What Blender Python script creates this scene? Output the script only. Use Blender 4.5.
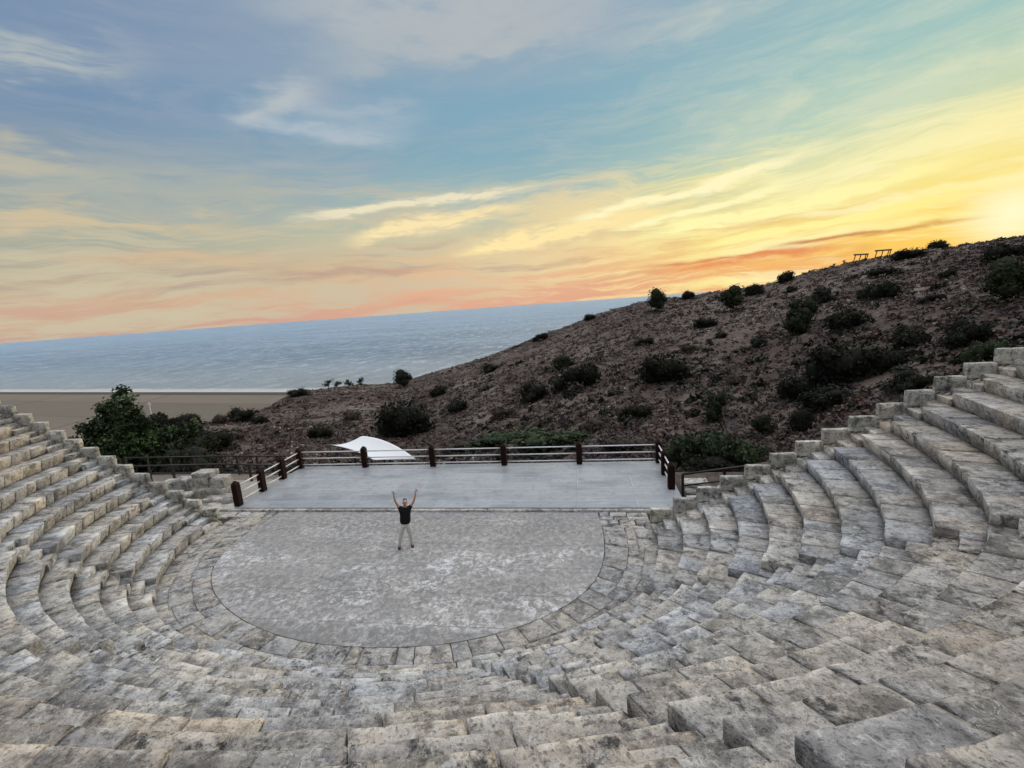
import bpy, bmesh, math, random
import numpy as np
from mathutils import Vector, Matrix
for o in list(bpy.data.objects): bpy.data.objects.remove(o)
S = bpy.context.scene
COL = S.collection
rng = np.random.default_rng(7)
random.seed(7)
R = math.radians

# ------------------------------------------------------------------ camera
CAMX, CAMY, CAMZ = 5.5267, -13.7574, 7.0553
cd = bpy.data.cameras.new('camera'); cam = bpy.data.objects.new('camera', cd); COL.objects.link(cam)
YAW, PIT, ROL, FPX = -0.1601, 0.1735, 0.072, 449.4376
fw = Vector((math.sin(YAW)*math.cos(PIT), math.cos(YAW)*math.cos(PIT), -math.sin(PIT)))
rt0 = Vector((math.cos(YAW), -math.sin(YAW), 0)); up0 = rt0.cross(fw)
rt = rt0*math.cos(ROL) - up0*math.sin(ROL); up = rt0*math.sin(ROL) + up0*math.cos(ROL)
cam.matrix_world = Matrix(((rt.x, up.x, -fw.x, CAMX), (rt.y, up.y, -fw.y, CAMY), (rt.z, up.z, -fw.z, CAMZ), (0, 0, 0, 1)))
cd.sensor_width = 36; cd.lens = FPX/1024*36; cd.clip_start = 0.05; cd.clip_end = 90000
S.camera = cam
S.render.resolution_x = 1024; S.render.resolution_y = 768
S.view_settings.view_transform = 'Standard'; S.view_settings.look = 'None'
S.view_settings.exposure = 0.0; S.view_settings.gamma = 1.0
S.view_settings.use_curve_mapping = False
S.render.engine = 'CYCLES'
S.cycles.max_bounces = 4; S.cycles.diffuse_bounces = 2; S.cycles.glossy_bounces = 2; S.cycles.transparent_max_bounces = 4
S.cycles.use_adaptive_sampling = True; S.cycles.adaptive_threshold = 0.03

# ------------------------------------------------------------------ node helper
def lin(c):
    return tuple((x/255/12.92 if x/255 <= 0.04045 else ((x/255+0.055)/1.055)**2.4) for x in c)
class G:
    def __init__(s, tree): s.t = tree; s.n = tree.nodes; s.l = tree.links
    def node(s, typ, inputs=None, **kw):
        nd = s.n.new(typ)
        for k, v in kw.items(): setattr(nd, k, v)
        for k, v in (inputs or {}).items(): s.put(nd.inputs[k], v)
        return nd
    def put(s, sock, v):
        if isinstance(v, E): v = v.s
        if isinstance(v, bpy.types.NodeSocket): s.l.new(v, sock)
        else:
            if sock.type == 'RGBA' and isinstance(v, (tuple, list)) and len(v) == 3: v = (*v, 1)
            sock.default_value = v
    def m(s, op, *a, clamp=False):
        nd = s.n.new('ShaderNodeMath'); nd.operation = op; nd.use_clamp = clamp
        for i, x in enumerate(a): s.put(nd.inputs[i], x)
        return E(s, nd.outputs[0])
    def ramp(s, fac, stops, interp='LINEAR'):
        nd = s.n.new('ShaderNodeValToRGB'); cr = nd.color_ramp; cr.interpolation = interp
        stops = [(p, (*c, 1) if isinstance(c, (tuple, list)) else (c, c, c, 1)) for p, c in stops]
        cr.elements[0].position, cr.elements[0].color = stops[0]
        cr.elements[1].position, cr.elements[1].color = stops[-1]
        for p, c in stops[1:-1]:
            e = cr.elements.new(p); e.color = c
        s.put(nd.inputs[0], fac); return nd.outputs[0]
    def mix(s, fac, a, b, mode='MIX'):
        nd = s.n.new('ShaderNodeMix'); nd.data_type = 'RGBA'; nd.blend_type = mode
        s.put(nd.inputs[0], fac); s.put(nd.inputs[6], a); s.put(nd.inputs[7], b)
        return nd.outputs[2]
    def noise(s, vec, scale, detail=4, rough=0.55, dist=0.0, color=False):
        nd = s.node('ShaderNodeTexNoise', {'Scale': scale, 'Detail': detail, 'Roughness': rough, 'Distortion': dist})
        if vec is not None: s.put(nd.inputs['Vector'], vec)
        return nd.outputs['Color'] if color else E(s, nd.outputs[0])
    def vor(s, vec, scale, feature='F1', rnd=1.0, out='Distance'):
        nd = s.n.new('ShaderNodeTexVoronoi'); nd.feature = feature
        s.put(nd.inputs['Scale'], scale); s.put(nd.inputs['Randomness'], rnd)
        if vec is not None: s.put(nd.inputs['Vector'], vec)
        return E(s, nd.outputs[out])
    def xyz(s, x, y, z):
        return s.node('ShaderNodeCombineXYZ', {0: x, 1: y, 2: z}).outputs[0]
    def sep(s, v):
        nd = s.node('ShaderNodeSeparateXYZ', {0: v}); return [E(s, o) for o in nd.outputs]
    def smooth(s, x, a, b):
        nd = s.n.new('ShaderNodeMapRange'); nd.interpolation_type = 'SMOOTHSTEP'
        s.put(nd.inputs[0], x); nd.inputs[1].default_value = a; nd.inputs[2].default_value = b
        return E(s, nd.outputs[0])
class E:
    def __init__(s, g, sock): s.g = g; s.s = sock
    def __add__(s, o): return s.g.m('ADD', s, o)
    def __radd__(s, o): return s.g.m('ADD', o, s)
    def __sub__(s, o): return s.g.m('SUBTRACT', s, o)
    def __rsub__(s, o): return s.g.m('SUBTRACT', o, s)
    def __mul__(s, o): return s.g.m('MULTIPLY', s, o)
    def __rmul__(s, o): return s.g.m('MULTIPLY', o, s)
    def __truediv__(s, o): return s.g.m('DIVIDE', s, o)

# ------------------------------------------------------------------ world: dusk sky
SUN_AZ, SUN_EL = 38.5, 4.5          # degrees east of +Y, above the horizon
W = bpy.data.worlds.new('World'); S.world = W; W.use_nodes = True
g = G(W.node_tree); g.n.clear()
tc = g.node('ShaderNodeTexCoord').outputs['Generated']
x, y, z = g.sep(tc)
az = g.m('ARCTAN2', x, y)*(180/math.pi)
el = g.m('ARCSINE', z)*(180/math.pi)
def sky_ramp(stops):
    return g.ramp(g.m('DIVIDE', el+1.0, 46.0, clamp=True), [((e+1)/46, lin(c)) for e, c in stops])
left = sky_ramp([(-1, (190,160,150)), (0, (196,160,148)), (1.2, (204,164,142)), (3, (206,174,148)), (6, (176,170,150)), (9, (164,172,160)), (14, (140,158,170)), (20, (118,144,174)), (27, (124,146,174)), (36, (136,154,178)), (45, (150,170,196))])
mid = sky_ramp([(-1, (222,166,142)), (-0.5, (224,170,144)), (1.5, (228,174,144)), (3, (232,184,148)), (5.5, (230,196,152)), (9, (206,200,168)), (12.5, (162,186,184)), (17, (134,172,188)), (22, (130,168,188)), (28, (148,168,186)), (36, (150,170,190)), (45, (160,178,200))])
right = sky_ramp([(-1, (240,160,100)), (0, (242,166,100)), (1.5, (248,178,98)), (3, (252,198,96)), (5.5, (250,216,118)), (8, (246,230,148)), (11, (234,232,172)), (15, (188,212,190)), (20, (160,196,192)), (27, (150,184,192)), (36, (150,172,192)), (45, (160,178,200))])
f1 = g.smooth(az, -58, -8); f2 = g.smooth(az, -10, 36)
base = g.mix(f2, g.mix(f1, left, mid), right)
# far side of the sky (behind the viewer): soft blue-grey dusk
back = g.smooth(g.m('ABSOLUTE', az), 75, 130)
base = g.mix(back, base, g.ramp(g.m('DIVIDE', el+1.0, 46.0, clamp=True), [(0, lin((150,150,165))), (0.3, lin((100,102,114))), (1, lin((130,136,146)))]))
# warped coordinates for cirrus, streaks run along constant elevation
wv = g.xyz(az*0.05, el*0.16, 3.7)
w1 = g.noise(wv, 1.0, 3, 0.5) - 0.5
w2 = g.noise(g.xyz(az*0.11, el*0.3, 9.1), 1.0, 3, 0.5) - 0.5
elw = el + w1*4.2 + w2*1.3 - az*0.02
azw = az + w2*8.0
n1 = g.noise(g.xyz(azw*0.040, elw*0.34, 1.3), 1.0, 8, 0.66)
n2 = g.noise(g.xyz(azw*0.065, elw*0.80, 5.3), 1.6, 8, 0.68)
n3 = g.noise(g.xyz(az*0.09+w2*1.2, el*0.22+w1*1.1, 12.3), 1.0, 6, 0.6)
low = 1.0 - g.smooth(el, 9, 17)
c_streak = g.smooth(n1, 0.45, 0.62)*(low*0.78+0.22)
c_fine = g.smooth(n2, 0.47, 0.62)*(low*0.75+0.12)
c_soft = g.smooth(n3, 0.46, 0.78)*g.smooth(el, 7, 18)*0.5
sx, sy_, sz = math.sin(R(SUN_AZ))*math.cos(R(SUN_EL)), math.cos(R(SUN_AZ))*math.cos(R(SUN_EL)), math.sin(R(SUN_EL))
ang = g.m('ARCCOSINE', g.m('MINIMUM', x*sx + y*sy_ + z*sz, 0.99999))*(180/math.pi)
near = 1.0 - g.smooth(ang, 8, 62)
def pick(stops): return g.ramp(near, [(p, lin(c)) for p, c in stops])
cloud_hi = pick([(0, (204,194,166)), (0.2, (226,208,164)), (0.5, (250,224,164)), (0.8, (255,240,160)), (1, (255,248,200))])
cloud_top = pick([(0, (160,170,186)), (0.4, (196,198,196)), (1, (240,236,200))])
cloud_c = g.mix(g.smooth(el, 12, 22), cloud_hi, cloud_top)
colr = g.mix(c_soft, base, cloud_top)
colr = g.mix(c_streak*0.85, colr, cloud_c)
colr = g.mix(c_fine*0.75, colr, cloud_c)
# dusky undersides low over the sea
n4 = g.noise(g.xyz(azw*0.06, elw*0.55, 21.3), 1.3, 6, 0.6)
dusk = g.smooth(n4, 0.52, 0.72)*(1.0-g.smooth(el, 6.0, 10.5))*g.smooth(el, 0.8, 2.5)*0.62
colr = g.mix(dusk, colr, pick([(0, (172,154,144)), (0.4, (198,160,138)), (0.8, (228,160,108)), (1, (216,156,98))]))
# individually shaped cirrus banks (direction on the dome, not on the picture)
NX = g.noise(g.xyz(az*0.12, el*0.35, 31.0), 1.0, 3, 0.6) - 0.5
TX = g.noise(g.xyz(azw*0.20, (elw+w2*1.2)*1.5, 33.0), 1.0, 7, 0.70)
def wisp(a0, e0, a1, e1, thick, col, amt, seed, bend=0.0, rough=0.5):
    global colr
    L = math.hypot(a1-a0, e1-e0); ca, ce = (a1-a0)/L, (e1-e0)/L
    da = az - a0; de = el - e0 + NX*thick*2.6
    t = (da*ca + de*ce)/L
    d = (de*ca - da*ce) - g.m('MULTIPLY', t*(1.0-t), bend)
    prof = g.smooth(t, -0.05, 0.25)*(1.0-g.smooth(t, 0.6, 1.05))
    body = 1.0 - g.smooth(g.m('ABSOLUTE', d)/thick, 0.0, 1.0)
    colr = g.mix(g.m('MULTIPLY', prof*body*g.smooth(TX+body*0.16, 0.36-(rough-0.5)*0.4, 0.74), amt, clamp=True), colr, lin(col))
wisp(-34, 11.0, -2, 13.7, 0.8, (236,226,194), 1.5, 31, 0.8)
wisp(-28, 8.4, -4, 12.0, 1.7, (250,228,176), 1.4, 32, 1.0)
wisp(-16, 6.6, 10, 9.4, 2.0, (255,232,170), 1.4, 33, 0.5)
wisp(-2, 9.6, 27, 13.2, 0.95, (255,246,196), 1.6, 34, -1.6)
wisp(4, 7.8, 25, 10.6, 0.8, (255,248,190), 1.6, 35, -0.8)
wisp(6, 6.4, 40, 10.4, 1.3, (255,248,178), 1.6, 52, -1.2)
wisp(26, 6.5, 52, 8.2, 0.9, (255,250,196), 1.5, 53, -0.4)
wisp(22, 9.4, 50, 14.0, 1.6, (250,244,190), 1.0, 54, -0.6)
wisp(12, 5.0, 42, 7.2, 1.1, (255,244,160), 1.5, 36, -0.6)
wisp(14, 4.2, 46, 5.6, 1.1, (255,244,170), 0.95, 37, 0.4)
wisp(20, 3.9, 42, 4.9, 0.45, (206,140,84), 1.2, 38, 0.3)
wisp(6, 3.4, 30, 3.2, 0.5, (222,150,98), 1.1, 55, 0.3)
wisp(8, 2.6, 30, 3.3, 0.7, (232,140,86), 0.8, 39, 0.4)
wisp(-38, 4.8, -14, 5.0, 1.3, (188,158,142), 0.8, 40, 1.2)
wisp(-38, 20.4, -17, 19.8, 1.5, (186,196,204), 0.7, 41, -2.6, 1.2)
wisp(-33, 22.0, -15, 21.4, 1.8, (178,190,200), 0.55, 61, -1.6, 1.3)
wisp(-38, 19.6, -27, 24.2, 1.9, (200,202,200), 0.6, 42, 0.8, 1.2)
wisp(-62, 19.0, -42, 23.6, 2.2, (178,186,186), 0.9, 43, 1.8)
wisp(-64, 16.5, -44, 12.2, 2.2, (188,184,166), 1.0, 44, 1.6)
wisp(-60, 9.6, -36, 10.2, 2.2, (206,190,158), 1.15, 45, 1.6)
wisp(-54, 6.8, -30, 6.2, 1.3, (210,184,152), 1.0, 46, 0.8)
wisp(-36, 30.0, 12, 27.0, 4.0, (176,184,190), 0.9, 47, 2.5, 1.2)
wisp(-30, 25.5, 4, 31.0, 4.5, (180,186,188), 0.7, 57, 1.0, 1.2)
wisp(-58, 12.5, -26, 13.2, 3.0, (172,178,170), 0.75, 58, 2.0, 1.0)
wisp(-40, 15.2, -28, 16.4, 1.2, (170,176,184), 0.5, 48, 0.6)
# glow of the sun that has just sunk to the ridge
colr = g.mix(g.m('MULTIPLY', g.m('POWER', 1.0-g.smooth(ang, 0, 22), 2.2), 0.45), colr, lin((255,224,110)))
colr = g.mix(g.m('MULTIPLY', g.m('POWER', 1.0-g.smooth(ang, 0, 5.5), 1.6), 0.95), colr, lin((255,250,205)))
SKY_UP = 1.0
boost = 1.0 + g.smooth(el, 33, 60)*3.5  # sky above the view brightened beyond dusk, added to light the stone
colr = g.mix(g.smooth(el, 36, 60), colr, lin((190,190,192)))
ni = g.node('ShaderNodeTexSky', sky_type='NISHITA'); ni.sun_disc = False
ni.sun_elevation = R(SUN_EL); ni.sun_rotation = R(SUN_AZ)
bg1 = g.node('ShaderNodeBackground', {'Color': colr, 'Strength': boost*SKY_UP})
bg2 = g.node('ShaderNodeBackground', {'Color': ni.outputs[0], 'Strength': 0.0006})
ad = g.node('ShaderNodeAddShader', {0: bg1.outputs[0], 1: bg2.outputs[0]})
g.l.new(ad.outputs[0], g.node('ShaderNodeOutputWorld').inputs[0])
W.cycles.sampling_method = 'MANUAL'; W.cycles.sample_map_resolution = 256

sd = bpy.data.lights.new('sun', 'SUN'); sun = bpy.data.objects.new('sun', sd); COL.objects.link(sun)
sd.energy = 2.0; sd.angle = R(11); sd.color = (1.0, 0.80, 0.55)
sun.rotation_euler = Vector((sx, sy_, math.sin(R(9)))).normalized().to_track_quat('Z', 'Y').to_euler()
sun['kind'] = 'structure'

# ------------------------------------------------------------------ noise in numpy
def hash3(ix, iy, iz, seed=0):
    h = (ix.astype(np.int64)*374761393 + iy.astype(np.int64)*668265263 + iz.astype(np.int64)*2147483647 + seed*974634777) & 0xffffffff
    h = ((h ^ (h >> 13))*1274126177) & 0xffffffff
    h = ((h ^ (h >> 15))*2246822519) & 0xffffffff
    return ((h ^ (h >> 16)) & 0xffffff)/float(0xffffff)
def vnoise(p, seed=0):
    p = np.asarray(p, float); i = np.floor(p).astype(np.int64); f = p-i; f = f*f*(3-2*f)
    r = 0
    for dx in (0, 1):
        wx = f[..., 0] if dx else 1-f[..., 0]
        for dy in (0, 1):
            wy = f[..., 1] if dy else 1-f[..., 1]
            for dz in (0, 1):
                wz = f[..., 2] if dz else 1-f[..., 2]
                r = r + wx*wy*wz*hash3(i[..., 0]+dx, i[..., 1]+dy, i[..., 2]+dz, seed)
    return r*2-1
def fbm(p, octv=4, seed=0, gain=0.5):
    p = np.asarray(p, float); r = 0; a = 1
    for k in range(octv):
        r = r + a*vnoise(p*(2.03**k)+k*17.1, seed+k); a *= gain
    return r
def n2d(x, y, s, octv=4, seed=0):
    return fbm(np.stack([np.asarray(x)/s, np.asarray(y)/s, 0*np.asarray(x)+0.37], -1), octv, seed)

# ------------------------------------------------------------------ object helpers
def tag(o, label=None, cat=None, group=None, kind=None):
    if label: o['label'] = label
    if cat: o['category'] = cat
    if group: o['group'] = group
    if kind: o['kind'] = kind
    return o
def mesh_np(name, V, F, mat=None, parent=None, smooth=False, tint=None):
    """V (n,3); F (m,3) or (m,4)"""
    V = np.ascontiguousarray(V, dtype=np.float32); F = np.ascontiguousarray(F, dtype=np.int32)
    me = bpy.data.meshes.new(name); k = F.shape[1]
    me.vertices.add(len(V)); me.vertices.foreach_set('co', V.ravel())
    me.loops.add(F.size); me.loops.foreach_set('vertex_index', F.ravel())
    me.polygons.add(len(F)); me.polygons.foreach_set('loop_start', np.arange(0, F.size, k, dtype=np.int32))
    me.polygons.foreach_set('loop_total', np.full(len(F), k, dtype=np.int32))
    if smooth: me.polygons.foreach_set('use_smooth', np.ones(len(F), dtype=bool))
    me.update(calc_edges=True)
    if tint is not None:
        a = me.color_attributes.new('tint', 'FLOAT_COLOR', 'POINT')
        t = (np.c_[tint, np.ones(len(V))] if tint.shape[1] == 3 else tint).astype(np.float32); a.data.foreach_set('color', t.ravel())
    if mat: me.materials.append(mat)
    o = bpy.data.objects.new(name, me); COL.objects.link(o)
    if parent is not None: o.parent = parent
    return o
def mesh_py(name, V, F, mat=None, parent=None, smooth=False):
    me = bpy.data.meshes.new(name); me.from_pydata([tuple(v) for v in V], [], F); me.update()
    if smooth: me.polygons.foreach_set('use_smooth', [True]*len(F))
    if mat: me.materials.append(mat)
    o = bpy.data.objects.new(name, me); COL.objects.link(o)
    if parent is not None: o.parent = parent
    return o
def empty(name, loc=(0, 0, 0), rz=0):
    o = bpy.data.objects.new(name, None); COL.objects.link(o); o.location = loc; o.rotation_euler = (0, 0, rz)
    o.empty_display_size = 0.2
    return o
def bm_obj(name, bm, mat, parent=None, smooth=False):
    bmesh.ops.recalc_face_normals(bm, faces=bm.faces)
    me = bpy.data.meshes.new(name); bm.to_mesh(me); bm.free()
    if smooth: me.polygons.foreach_set('use_smooth', [True]*len(me.polygons))
    if mat: me.materials.append(mat)
    o = bpy.data.objects.new(name, me); COL.objects.link(o)
    if parent is not None: o.parent = parent
    return o
def bm_box(bm, c, d, rot=None, bev=0.0):
    r = bmesh.ops.create_cube(bm, size=1.0)
    M = Matrix.Translation(Vector(c)) @ (rot.to_4x4() if rot else Matrix()) @ Matrix.Diagonal((*d, 1))
    bmesh.ops.transform(bm, matrix=M, verts=r['verts'])
    if bev:
        es = list({e for v in r['verts'] for e in v.link_edges})
        bmesh.ops.bevel(bm, geom=es, offset=bev, segments=1, affect='EDGES', clamp_overlap=True)
def bm_rod(bm, a, b, r, n=8):
    a = Vector(a); b = Vector(b); d = b-a
    q = d.to_track_quat('Z', 'Y').to_matrix().to_4x4()
    bmesh.ops.create_cone(bm, cap_ends=True, segments=n, radius1=r, radius2=r, depth=d.length, matrix=Matrix.Translation((a+b)/2) @ q)
class Soup:
    def __init__(s): s.V = []; s.F = []; s.T = []; s.n = 0
    def add(s, V, F, T=None):
        s.V.append(V); s.F.append(F+s.n); s.n += len(V)
        if T is not None: s.T.append(np.c_[np.broadcast_to(np.asarray(T, float), (len(V), 3)), np.full(len(V), rng.random())])
    def obj(s, name, mat, parent=None, smooth=False):
        return mesh_np(name, np.concatenate(s.V), np.concatenate(s.F), mat, parent, smooth, np.concatenate([t_ if t_.shape[1] == 4 else np.c_[t_, np.ones(len(t_))] for t_ in s.T]) if s.T else None)

# ------------------------------------------------------------------ materials
def new_mat(name):
    m = bpy.data.materials.new(name); m.use_nodes = True; gg = G(m.node_tree); gg.n.clear()
    return m, gg
def finish(gg, color, rough=0.85, bump=None, bstr=0.4, bdist=0.02, spec=0.3, extra=None, normal=None):
    ins = {'Base Color': color, 'Roughness': rough, 'Specular IOR Level': spec}
    ins.update(extra or {})
    p = gg.node('ShaderNodeBsdfPrincipled', ins)
    if bump is not None:
        b = gg.node('ShaderNodeBump', {'Strength': bstr, 'Distance': bdist, 'Height': bump}); gg.l.new(b.outputs[0], p.inputs['Normal'])
    gg.l.new(p.outputs[0], gg.node('ShaderNodeOutputMaterial').inputs[0])
    return p
def simple(name, c, rough=0.7, spec=0.3, nscale=8, amt=0.25, metallic=0.0, bstr=0.15):
    m, gg = new_mat(name); P = gg.node('ShaderNodeTexCoord').outputs['Object']
    n = gg.noise(P, nscale, 5, 0.6)
    colx = gg.mix(n, tuple(v*(1-amt) for v in c), tuple(min(1, v*(1+amt)) for v in c))
    finish(gg, colx, rough, n, bstr, 0.01, spec, {'Metallic': metallic})
    return m
def stone_mat(name, tintattr=True, warm=(0.385, 0.352, 0.302), grey=(0.335, 0.335, 0.335), dark=0.0):
    m, gg = new_mat(name); geo = gg.node('ShaderNodeNewGeometry'); P0 = geo.outputs['Position']
    at = gg.node('ShaderNodeAttribute', attribute_name='tint'); ba = E(gg, at.outputs['Alpha']); bx_, by_, bz_ = gg.sep(P0)
    P = gg.xyz(bx_+ba*31.0, by_+ba*47.0, bz_+ba*23.0)
    b2_ = gg.m('FRACT', ba*7.31); b3_ = gg.m('FRACT', ba*13.7)
    big = gg.noise(P, 0.35, 4, 0.6); med = gg.noise(P, 2.2, 6, 0.65, 0.3); fine = gg.noise(P, 14, 6, 0.7); vf = gg.noise(P, 60, 4, 0.7)
    c = gg.mix(gg.smooth(big, 0.38, 0.62), grey, warm)
    c = gg.mix(gg.smooth(gg.noise(P, 0.8, 5, 0.65), 0.52, 0.7)*0.5, c, (0.20, 0.205, 0.225))
    if tintattr:
        c = gg.mix(1.0, c, at.outputs['Color'], 'MULTIPLY')
    c = gg.mix(gg.smooth(med, 0.35, 0.75)*0.6, c, gg.mix(0.5, c, (0.52, 0.50, 0.47)))
    c = gg.mix(gg.smooth(med, 0.52, 0.34)*0.7, c, (0.10, 0.098, 0.095))
    mt = gg.noise(gg.xyz(gg.sep(P)[0]*1.0, gg.sep(P)[1]*3.2, gg.sep(P)[2]*3.0), 2.2, 6, 0.75, 0.4)
    c = gg.mix(gg.smooth(mt, 0.52, 0.66)*0.6, c, (0.115, 0.118, 0.125)); c = gg.mix(gg.smooth(mt, 0.46, 0.34)*0.45, c, (0.56, 0.55, 0.52))
    # dark lichen, in spots and sheets
    li = gg.smooth(gg.noise(P, 3.1, 7, 0.74, 0.4), 0.50-dark*0.08, 0.62-dark*0.08)*gg.smooth(fine, 0.34-dark*0.1, 0.55)
    c = gg.mix(gg.m('MULTIPLY', li, 0.35+b2_*0.75, clamp=True), c, (0.055, 0.055, 0.055))
    sp = gg.smooth(gg.noise(P, 26, 4, 0.75), 0.56, 0.72)
    c = gg.mix(sp*0.65, c, (0.09, 0.085, 0.08))
    mo = gg.noise(P, 7.5, 8, 0.8, 0.8)
    c = gg.mix(gg.smooth(mo, 0.50, 0.34)*0.7, c, (0.07, 0.068, 0.065)); c = gg.mix(gg.smooth(mo, 0.53, 0.66)*0.6, c, (0.60, 0.595, 0.58))
    wl = gg.smooth(gg.noise(P, 5.5, 6, 0.75), 0.60, 0.72)*gg.smooth(vf, 0.4, 0.6)
    c = gg.mix(gg.m('MULTIPLY', wl, b3_*1.2, clamp=True), c, (0.68, 0.675, 0.66))
    oc = gg.smooth(gg.noise(P, 1.1, 5, 0.7), 0.64, 0.74)
    c = gg.mix(oc*0.16, c, (0.50, 0.35, 0.23))
    # horizontal beds of the limestone, pits
    sx_, sy2, sz_ = gg.sep(P)
    bed = gg.noise(gg.xyz(sx_*2.0, sy2*2.0, sz_*26.0), 1.0, 5, 0.7)
    c = gg.mix(gg.smooth(bed, 0.55, 0.75)*0.22, c, (0.16, 0.145, 0.125))
    pit = gg.smooth(gg.vor(P, 24), 0.05, 0.32)
    pit2 = gg.smooth(gg.vor(P, 9), 0.03, 0.20)
    c = gg.mix((1.0-pit2)*0.5, c, (0.12, 0.11, 0.10))
    h = med*0.9 + fine*0.7 + vf*0.25 + pit*0.35 + pit2*0.5 + bed*0.4 - sp*0.2
    finish(gg, c, 0.93, h, 1.0, 0.05, 0.12)
    return m
M_stone = stone_mat('limestone')
M_wallst = stone_mat('parapet limestone', warm=(0.54, 0.52, 0.43), grey=(0.46, 0.455, 0.41), dark=0.3)
M_core = simple('packed earth joint', (0.045, 0.040, 0.034), 0.95, 0.1, 12, 0.4)

# ------------------------------------------------------------------ plan of the theatre
H = 0.34                                         # rise of a seat row
ST = [((7.38, -0.50), (0.672, 0.0)),             # stations from the right wall round to the left wall
      ((6.69, -3.84), (0.542, -0.28)),
      ((3.12, -6.30), (0.296, -0.414)),
      ((0.20, -6.62), (0.040, -0.462)),
      ((-3.00, -6.24), (-0.149, -0.410)),
      ((-6.37, -4.09), (-0.488, -0.19)),
      ((-7.63, -0.50), (-0.640, 0.0))]
ST = ST[::-1]                                    # left wall -> right wall
A0 = np.array([s[0] for s in ST], float); D0 = np.array([s[1] for s in ST], float)
t = np.r_[0, np.cumsum(np.hypot(*np.diff(A0+5*D0, axis=0).T))]
def spline(t, Y, q, d0=None, d1=None):
    n = len(t); h = np.diff(t); A = np.zeros((n, n)); B = np.zeros((n, Y.shape[1]))
    for i in range(1, n-1):
        A[i, i-1] = h[i-1]; A[i, i] = 2*(h[i-1]+h[i]); A[i, i+1] = h[i]
        B[i] = 6*((Y[i+1]-Y[i])/h[i]-(Y[i]-Y[i-1])/h[i-1])
    if d0 is None: A[0, 0] = 1; A[-1, -1] = 1
    else:
        A[0, 0] = 2*h[0]; A[0, 1] = h[0]; B[0] = 6*((Y[1]-Y[0])/h[0]-d0)
        A[-1, -1] = 2*h[-1]; A[-1, -2] = h[-1]; B[-1] = 6*(d1-(Y[-1]-Y[-2])/h[-1])
    Mm = np.linalg.solve(A, B); k = np.clip(np.searchsorted(t, q)-1, 0, n-2)
    a = (t[k+1]-q)[:, None]; b = (q-t[k])[:, None]; hh = h[k][:, None]
    return (Mm[k]*a**3+Mm[k+1]*b**3)/(6*hh)+(Y[k]/hh-Mm[k]*hh/6)*a+(Y[k+1]/hh-Mm[k+1]*hh/6)*b
TT = np.linspace(0, t[-1], 2001)
k5 = 5
P5 = spline(t, A0+k5*D0, TT, np.array([0.05, -1.0]), np.array([0.05, 1.0]))
PD = spline(t, D0, TT)
P1 = P5-k5*PD
def curve(tt, k):
    """plan position on row front k (1-based, may be fractional), parameter tt"""
    tt = np.asarray(tt, float); k = np.asarray(k, float)
    ax = np.interp(tt, TT, P1[:, 0]); ay = np.interp(tt, TT, P1[:, 1])
    dx = np.interp(tt, TT, PD[:, 0]); dy = np.interp(tt, TT, PD[:, 1])
    return ax+(k-1)*dx, ay+(k-1)*dy, dx, dy
tA, tB, tM, tC, tD = t[1], t[2], t[3], t[4], t[5]
def arc(k):
    x_, y_, _, _ = curve(TT, k); return np.r_[0, np.cumsum(np.hypot(np.diff(x_), np.diff(y_)))]

_topo = {}
def box_topo(nu, nv, nw):
    key = (nu, nv, nw)
    if key in _topo: return _topo[key]
    F = []; idx = {}; pts = []
    def vid(a, b, c):
        q = (a, b, c)
        if q not in idx: idx[q] = len(pts); pts.append(q)
        return idx[q]
    for i in range(nu):
        for j in range(nv): F.append((vid(i, j, nw), vid(i+1, j, nw), vid(i+1, j+1, nw), vid(i, j+1, nw)))
    for i in range(nu):
        for c in range(nw):
            F.append((vid(i, 0, c), vid(i+1, 0, c), vid(i+1, 0, c+1), vid(i, 0, c+1)))
            F.append((vid(i+1, nv, c), vid(i, nv, c), vid(i, nv, c+1), vid(i+1, nv, c+1)))
    for j in range(nv):
        for c in range(nw):
            F.append((vid(0, j+1, c), vid(0, j, c), vid(0, j, c+1), vid(0, j+1, c+1)))
            F.append((vid(nu, j, c), vid(nu, j+1, c), vid(nu, j+1, c+1), vid(nu, j, c+1)))
    _topo[key] = (np.array(pts), np.array(F)); return _topo[key]
def grid_line(L, r, cell):
    n = max(1, int(round((L-2*r)/cell)))
    return np.r_[0, np.linspace(r, L-r, n+1), L]
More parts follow.
